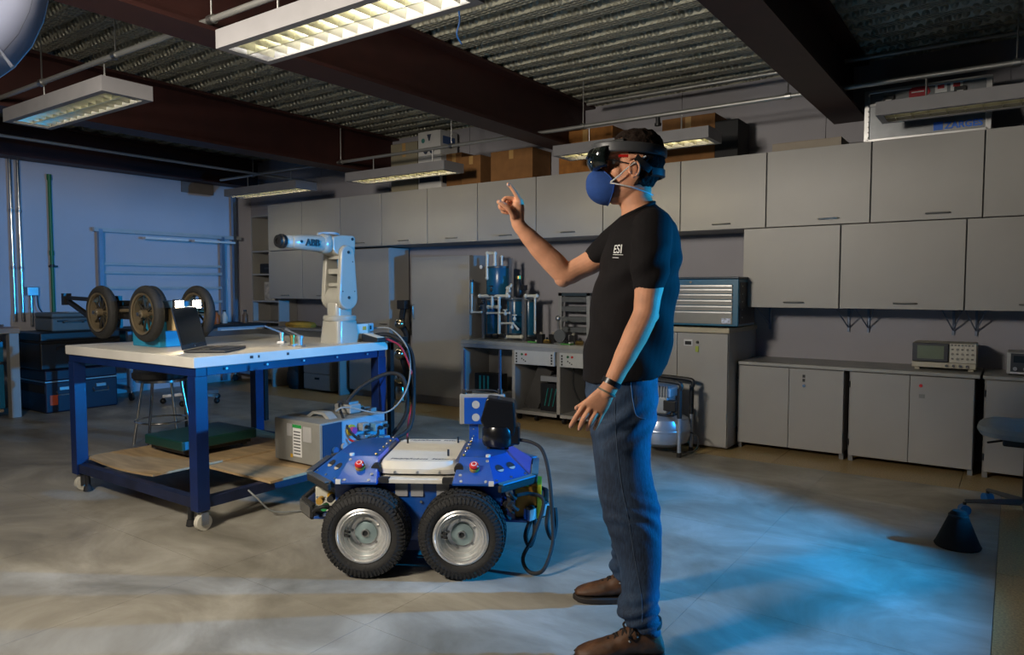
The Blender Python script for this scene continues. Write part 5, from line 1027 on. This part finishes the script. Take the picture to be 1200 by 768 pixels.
ma = nt.nodes.new('ShaderNodeMath'); ma.operation = 'MULTIPLY'; ma.inputs[1].default_value = .6; L.new(n1.outputs['Fac'], ma.inputs[0]); L.new(ma.outputs[0], mx.inputs[2])
rp_ = nt.nodes.new('ShaderNodeValToRGB'); rp_.color_ramp.elements[0].position = .36; rp_.color_ramp.elements[0].color = (.004, .009, .024, 1); rp_.color_ramp.elements[1].position = .72; rp_.color_ramp.elements[1].color = (.030, .062, .120, 1); L.new(mx.outputs[0], rp_.inputs[0]); L.new(rp_.outputs[0], b_.inputs['Base Color']); b_.inputs['Roughness'].default_value = .8
bp = nt.nodes.new('ShaderNodeBump'); bp.inputs['Strength'].default_value = .15; bp.inputs['Distance'].default_value = .005; L.new(n2.outputs['Fac'], bp.inputs['Height']); L.new(bp.outputs[0], b_.inputs['Normal'])
m = MB(); rows_to(m, [(688, 436, 769, 428, .158), (687, 446, 769, 442, .162), (686, 462, 769, 460, .172), (687, 480, 767, 478, .182), (689, 497, 764, 495, .186), (694, 512, 760, 511, .17)])
def leg(rows):
    m.loft([sring(Lp(r[0], r[1], r[4]), Lp(r[2], r[3], r[4]), r[5], r[4], 28, .92) for r in rows])
leg([(688, 490, 766, 488, -.085, .098), (693, 520, 763, 519, -.10, .100), (697, 545, 763, 545, -.115, .096), (700, 570, 766, 569, -.13, .09), (704, 592, 771, 590, -.145, .085), (710, 612, 773, 610, -.155, .081), (717, 630, 774, 628, -.165, .078), (722, 648, 774.5, 647, -.175, .076), (726, 668, 774, 667, -.19, .073), (728, 686, 773, 690, -.20, .071), (728, 700, 772, 706, -.21, .071), (722, 710, 772, 720, -.215, .073), (724, 718, 773, 733, -.218, .07), (728, 724, 773, 742, -.22, .066)])
leg([(690, 490, 762, 490, .085, .095), (696, 520, 758, 520, .10, .098), (700, 545, 757, 545, .125, .092), (704, 572, 757, 572, .15, .086), (709, 596, 757, 596, .17, .08), (714, 618, 757, 618, .19, .075), (716, 636, 757, 636, .205, .072), (717, 652, 757, 652, .215, .07), (715, 664, 756, 664, .222, .07), (717, 674, 756, 676, .225, .066)])
def jf(co):
    z = co.z; k = max(0, 1-abs(z-.48)/.10)*.003*math.sin(z*120+co.x*60+co.y*30+4*mnoise.noise(co*8)); k += max(0, 1-abs(z-.14)/.13)*.0055*math.sin(z*140-co.x*70+co.y*25+6*mnoise.noise(co*7)); k += max(0, 1-abs(z-.80)/.12)*.004*math.sin((z-co.x*.8)*90); return k
me = fuse(m, .0055, 3, .006, (9, 9, 6), jf); jeans = link(me, 'jeans', denim, man)
stm = M('denim_stitch', (.07, .10, .15), .85); bj = BVHTree.FromPolygons([v.co for v in me.vertices], [p.vertices[:] for p in me.polygons])
def stitch(pts, r=.0011, nm='seam'):
    P = []
    for p in catmull([Lp(*p) for p in pts], 7):
        h = bj.ray_cast(p+Vector((0, -.5, 0)), Vector((0, 1, 0)))
        if h[0]: P.append(h[0]+Vector((0, -.0008, 0)))
    if len(P) > 2: MB().tube(P, r, 6).build(nm, stm, jeans)
stitch([(722, 470, -.2), (723, 520, -.2), (729, 570, -.22), (737, 610, -.24), (745, 660, -.26), (752, 700, -.28), (752, 728, -.28)])
stitch([(741, 448, -.2), (743, 470, -.2), (747, 488, -.2), (757, 492, -.18)], .0018, 'pocket_seam')
B_ = MB(); P0 = Lp(762, 452, -.12)
# ---- shoes
leather = M('brown_leather', (.090, .038, .015), .55, noise=.45, nscale=22, bump=.15, bscale=60); solem = M('dark_sole', (.022, .016, .012), .7); lacem = M('dark_laces', (.018, .010, .006), .8)
def shoe(loc, rz):
    st = [(.0, .024, .070), (-.012, .032, .105), (-.035, .037, .128), (-.07, .038, .132), (-.105, .039, .122), (-.135, .041, .105), (-.165, .045, .088), (-.20, .048, .075), (-.235, .047, .065), (-.265, .041, .056), (-.287, .028, .047), (-.297, .012, .038)]
    m = MB(); rgs = []
    for x, hw, zt in st:
        zb = .022; rgs.append([Vector((x, hw*sgn(math.cos(a), .8)*(1-.25*max(0, math.sin(a))), (zt+zb)/2+(zt-zb)/2*sgn(math.sin(a), .85))) for a in [2*PI*i/20 for i in range(20)]])
    m.loft(rgs); me = fuse(m, .0045, 2, .0015, (40, 40, 40)); o = link(me, 'shoe', leather, man); o.location = loc; o.rotation_euler = (0, 0, rz)
    out = [(x, hw+.006) for x, hw, _ in st]; poly = [(.008, 0)]+[(x, h) for x, h in out]+[(-.306, 0)]+[(x, -h) for x, h in reversed(out)]
    MB().prism(poly, (0, 0, 0.001), (1, 0, 0), (0, 1, 0), (0, 0, .023)).build('sole', solem, o, .005)
    MB().tube([Vector((x, .9*h*s2, .03)) for s2 in (1,) for x, h in out], .003, 6).build('welt', solem, o)
    for k in range(5):
        x = -.095-k*.026; zt = .118-k*.0155
        for a, b in ((-1, 1), (1, -1)): MB().tube(catmull([(x, a*.032, zt-.022), (x-.007, a*.016, zt), (x-.013, 0, zt+.006), (x-.020, b*.016, zt-.006), (x-.026, b*.033, zt-.034)], 4), .0040, 6).build('lace', lacem, o)
        for s in (-1, 1): MB().sphere((x, s*.0345, zt-.020), .0045, 8, 6).build('eyelet', steel, o)
    for s in (-1, 1): MB().tube(catmull([(-.09, 0, .122), (-.10, s*.03, .128), (-.125, s*.045, .105), (-.115, s*.03, .095), (-.095, s*.008, .115)], 5), .0038, 6).build('lace_bow', lacem, o)
    MB().loft([[Vector((-.05+.046*k*math.cos(a), .041*k*math.sin(a), z)) for a in [2*PI*i/20 for i in range(20)]] for z, k in ((.115, .95), (.13, 1.0), (.145, .96), (.146, .80))]).build('collar', M('dark_collar', (.012, .010, .009), .8), o)
p = Lp(776, 790, -.22); shoe((p.x, -.225, 0), R(3)); p = Lp(673, 700, .235); shoe((p.x+.30, .235, 0), R(-2))
# ---- wristband and bracelet
def wrist_ring(c, ax, r, w, mat, nm, n=24):
    return MB().lathe([(r, -w/2), (r+.003, -w/2), (r+.003, w/2), (r, w/2)], c, ax, n).build(nm, mat, man)
ax = (Lp(724, 435, -.275)-Lp(711, 460, -.279)).normalized()
wb_ = wrist_ring(Lp(716.8, 448.6, -.278), ax, .0295, .017, M('band_black', (.008, .008, .010), .35), 'fitness_band'); wrist_ring(Lp(711, 459.5, -.279), ax, .0285, .006, M('bracelet_khaki', (.13, .11, .07), .6), 'bracelet')
# ================================================================== mask, glasses, headset (worn)
c_ = Lp(700, 218)
mk = thing('face_mask', 'blue cup face mask with white straps worn by the person', 'face mask', PO, YAW)
m = MB(); rings = []; ap = Lp(686.5, 216)
for k in range(9):
    s_ = .12+.88*k/8; rg = []
    for i in range(32):
        th = 2*PI*i/32; ct, st_ = math.cos(th), math.sin(th)        # th=0 top, 90 near side
        pxb = (702.5 if ct > 0 else 712)*abs(ct)**1.5+716.5*(1-abs(ct)**1.5); pyb = 219-20.5*ct if ct > 0 else 219-22*ct
        bs = Lp(pxb, pyb); bs.y = -.066*st_*(1-.35*max(0, ct)**2)
        x = ap.x+(bs.x-ap.x)*(1-math.cos(s_*PI/2)); f = math.sin(s_*PI/2)**.85; rg.append(Vector((x, bs.y*f, ap.z+(bs.z-ap.z)*f)))
    rings.append(rg)
m.loft(rings, True); m.build('cup', M('mask_blue', (.012, .055, .23), .85, noise=.12, nscale=30, bump=.15, bscale=200), mk); strap = M('white_elastic', (.62, .61, .58), .7)
m = MB(); m.tube([p for p in rings[-1]], .0022, 6, closed=True); m.build('rim', M('mask_blue', 0), mk)
for s in (-1, 1):
    sy = -s
    MB().tube(catmull([Lp(715.5, 213.5, sy*.064), Lp(724, 207, sy*.0755), Lp(733, 199, sy*.0815), Lp(741, 192.5, sy*.0855), Lp(750, 187, sy*.0885), Lp(757, 183, sy*.0885)]), .0027, 6).build('strap', strap, mk)
    MB().tube(catmull([Lp(715, 214.5, sy*.064), Lp(727, 216.5, sy*.0755), Lp(740, 219.5, sy*.0745), Lp(752, 223.5, sy*.060), Lp(761, 227, sy*.036), Lp(765, 229, 0)]), .0027, 6).build('strap', strap, mk)
gl = thing('glasses', 'dark framed glasses worn under the headset', 'glasses', PO, YAW)
for s in (-1, 1): MB().tube([Lp(709.5, 186.5, s*.066), Lp(723, 188.5, s*.0785), Lp(738, 192, s*.083)], .0022, 6).build('temple', black, gl); q = MB().tube([Lp(709, 192)+Vector((0, s*.034+.028*math.cos(a), .019*math.sin(a))) for a in [2*PI*i/20 for i in range(20)]], .0018, 6, closed=True).build('lens_rim', black, gl)
MB().tube([Lp(709, 190, -.007), Lp(708, 189, 0), Lp(709, 190, .007)], .002, 6).build('bridge', black, gl)
hs = thing('headset', 'grey mixed-reality headset with dark visor worn on the head', 'headset', PO, YAW)
hg = M('headset_grey', (.055, .056, .060), .42); hb = M('headset_black', (.010, .010, .011), .45)
def band(c, ax_, ay, z0, z1, a0, a1, n=40, tk=.006, tilt=0.):
    rgs = []
    for k in range(n+1):
        a = a0+(a1-a0)*k/n; o = Vector((math.cos(a), math.sin(a), 0)); p = Vector((c.x+ax_*o.x, ay*o.y, c.z+tilt*o.x))
        h = (z1-z0)*(1 if abs(o.x) < .97 else .92); nn = Vector((o.x/ax_, o.y/ay, 0)).normalized()
        rgs.append([p+Vector((0, 0, z0)), p+nn*tk*.7+Vector((0, 0, z0+.004)), p+nn*tk+Vector((0, 0, (z0+z1)/2)), p+nn*tk*.7+Vector((0, 0, z1-.004)), p+Vector((0, 0, z1)), p-nn*.002+Vector((0, 0, (z0+z1)/2))])
    m = MB(); m.loft(rgs, True); return m
cL = Lp(737, 178.3); axl = (Lp(780, 178).x-Lp(694.5, 178).x)/2
band(cL, axl, .095, -.017, .019, 0, 2*PI, 64, .006, -.008).build('head_band', hg, hs)
cI = Lp(744, 168.5); band(cI, .103, .080, -.012, .012, R(120), R(240), 24, .004, .01).build('forehead_strap', hb, hs)
# rear strap dropping behind the ear to the back pad
for s in (-1, 1):
    P = [Lp(745, 184, s*.090), Lp(752, 191, s*.091), Lp(760, 198, s*.082), Lp(767, 203.5, s*.062)]
    m = MB(); rgs = []
    for p in catmull(P, 4): rgs.append([p+Vector((0, -s*.004, .0)) + Vector((.007, 0, .010)), p+Vector((.007, s*.004, .010)), p+Vector((-.007, s*.004, -.010)), p+Vector((-.007, -s*.004, -.010))])
    m.loft(rgs); m.build('rear_strap', hb, hs)
m = MB(); rgs = []
for k in range(17):
    a = R(-62+124*k/16); p = Lp(742, 204.5)+Vector((.103*math.cos(a), .080*math.sin(a), 0)); o = Vector((math.cos(a), math.sin(a), 0))
    rgs.append([p+Vector((0, 0, -.017)), p+o*.010+Vector((0, 0, -.012)), p+o*.010+Vector((0, 0, .012)), p+Vector((0, 0, .017))])
m.loft(rgs); m.build('rear_pad', hb, hs)
for s in (-1, 1): p = Lp(730.5, 183, s*.097); B(p.x-.016, p.x+.016, p.y-.006, p.y+.006, p.z-.004, p.z+.0045).build('speaker', redp, hs)
# visor: curved shield
m = MB(); rgs = []
for k in range(25):
    a = R(-78+156*k/24); rg = []
    for px0, py0, sc_ in ((698, 176.5, .97), (690, 177.5, 1.0), (687.2, 184, 1.02), (688, 192, 1.0), (692, 199, .95), (697, 202, .88)):
        f = Lp(px0, py0); cx = Lp(719, 188).x; rad = cx-f.x; drop = (abs(math.sin(a))**3)*.012*(1 if py0 > 185 else 0)
        rg.append(Vector((cx-rad*max(math.cos(a), .0)**.55, .086*sc_*math.sin(a), f.z+drop)))
    rgs.append(rg)
m.loft(rgs, False, False); v_ = m.build('visor', M('visor_dark', (.006, .009, .008), .06, coat=.5), hs); s2 = v_.modifiers.new('solid', 'SOLIDIFY'); s2.thickness = .003
p = Lp(702, 183, 0); m = MB(); m.loft([[Vector((p.x+.0, .086*math.sin(a), p.z+dz)) if False else Vector((Lp(719, 183).x-(Lp(719, 183).x-Lp(692, 183).x)*max(math.cos(a), 0)**.55*k, .082*math.sin(a), p.z+dz)) for a in [R(-80+160*i/20) for i in range(21)]] for k, dz in ((.80, -.022), (1.0, -.018), (1.0, .018), (.80, .022))], False, False); s3 = m.build('sensor_bar', hb, hs); s3.modifiers.new('solid', 'SOLIDIFY').thickness = .004
MB().cyl(Lp(689, 185, -.045), Lp(689, 185, -.045)+Vector((-.004, -.002, 0)), .006, n=12).build('camera_lens', M('lens_glass', (.02, .03, .06), .05), hs)
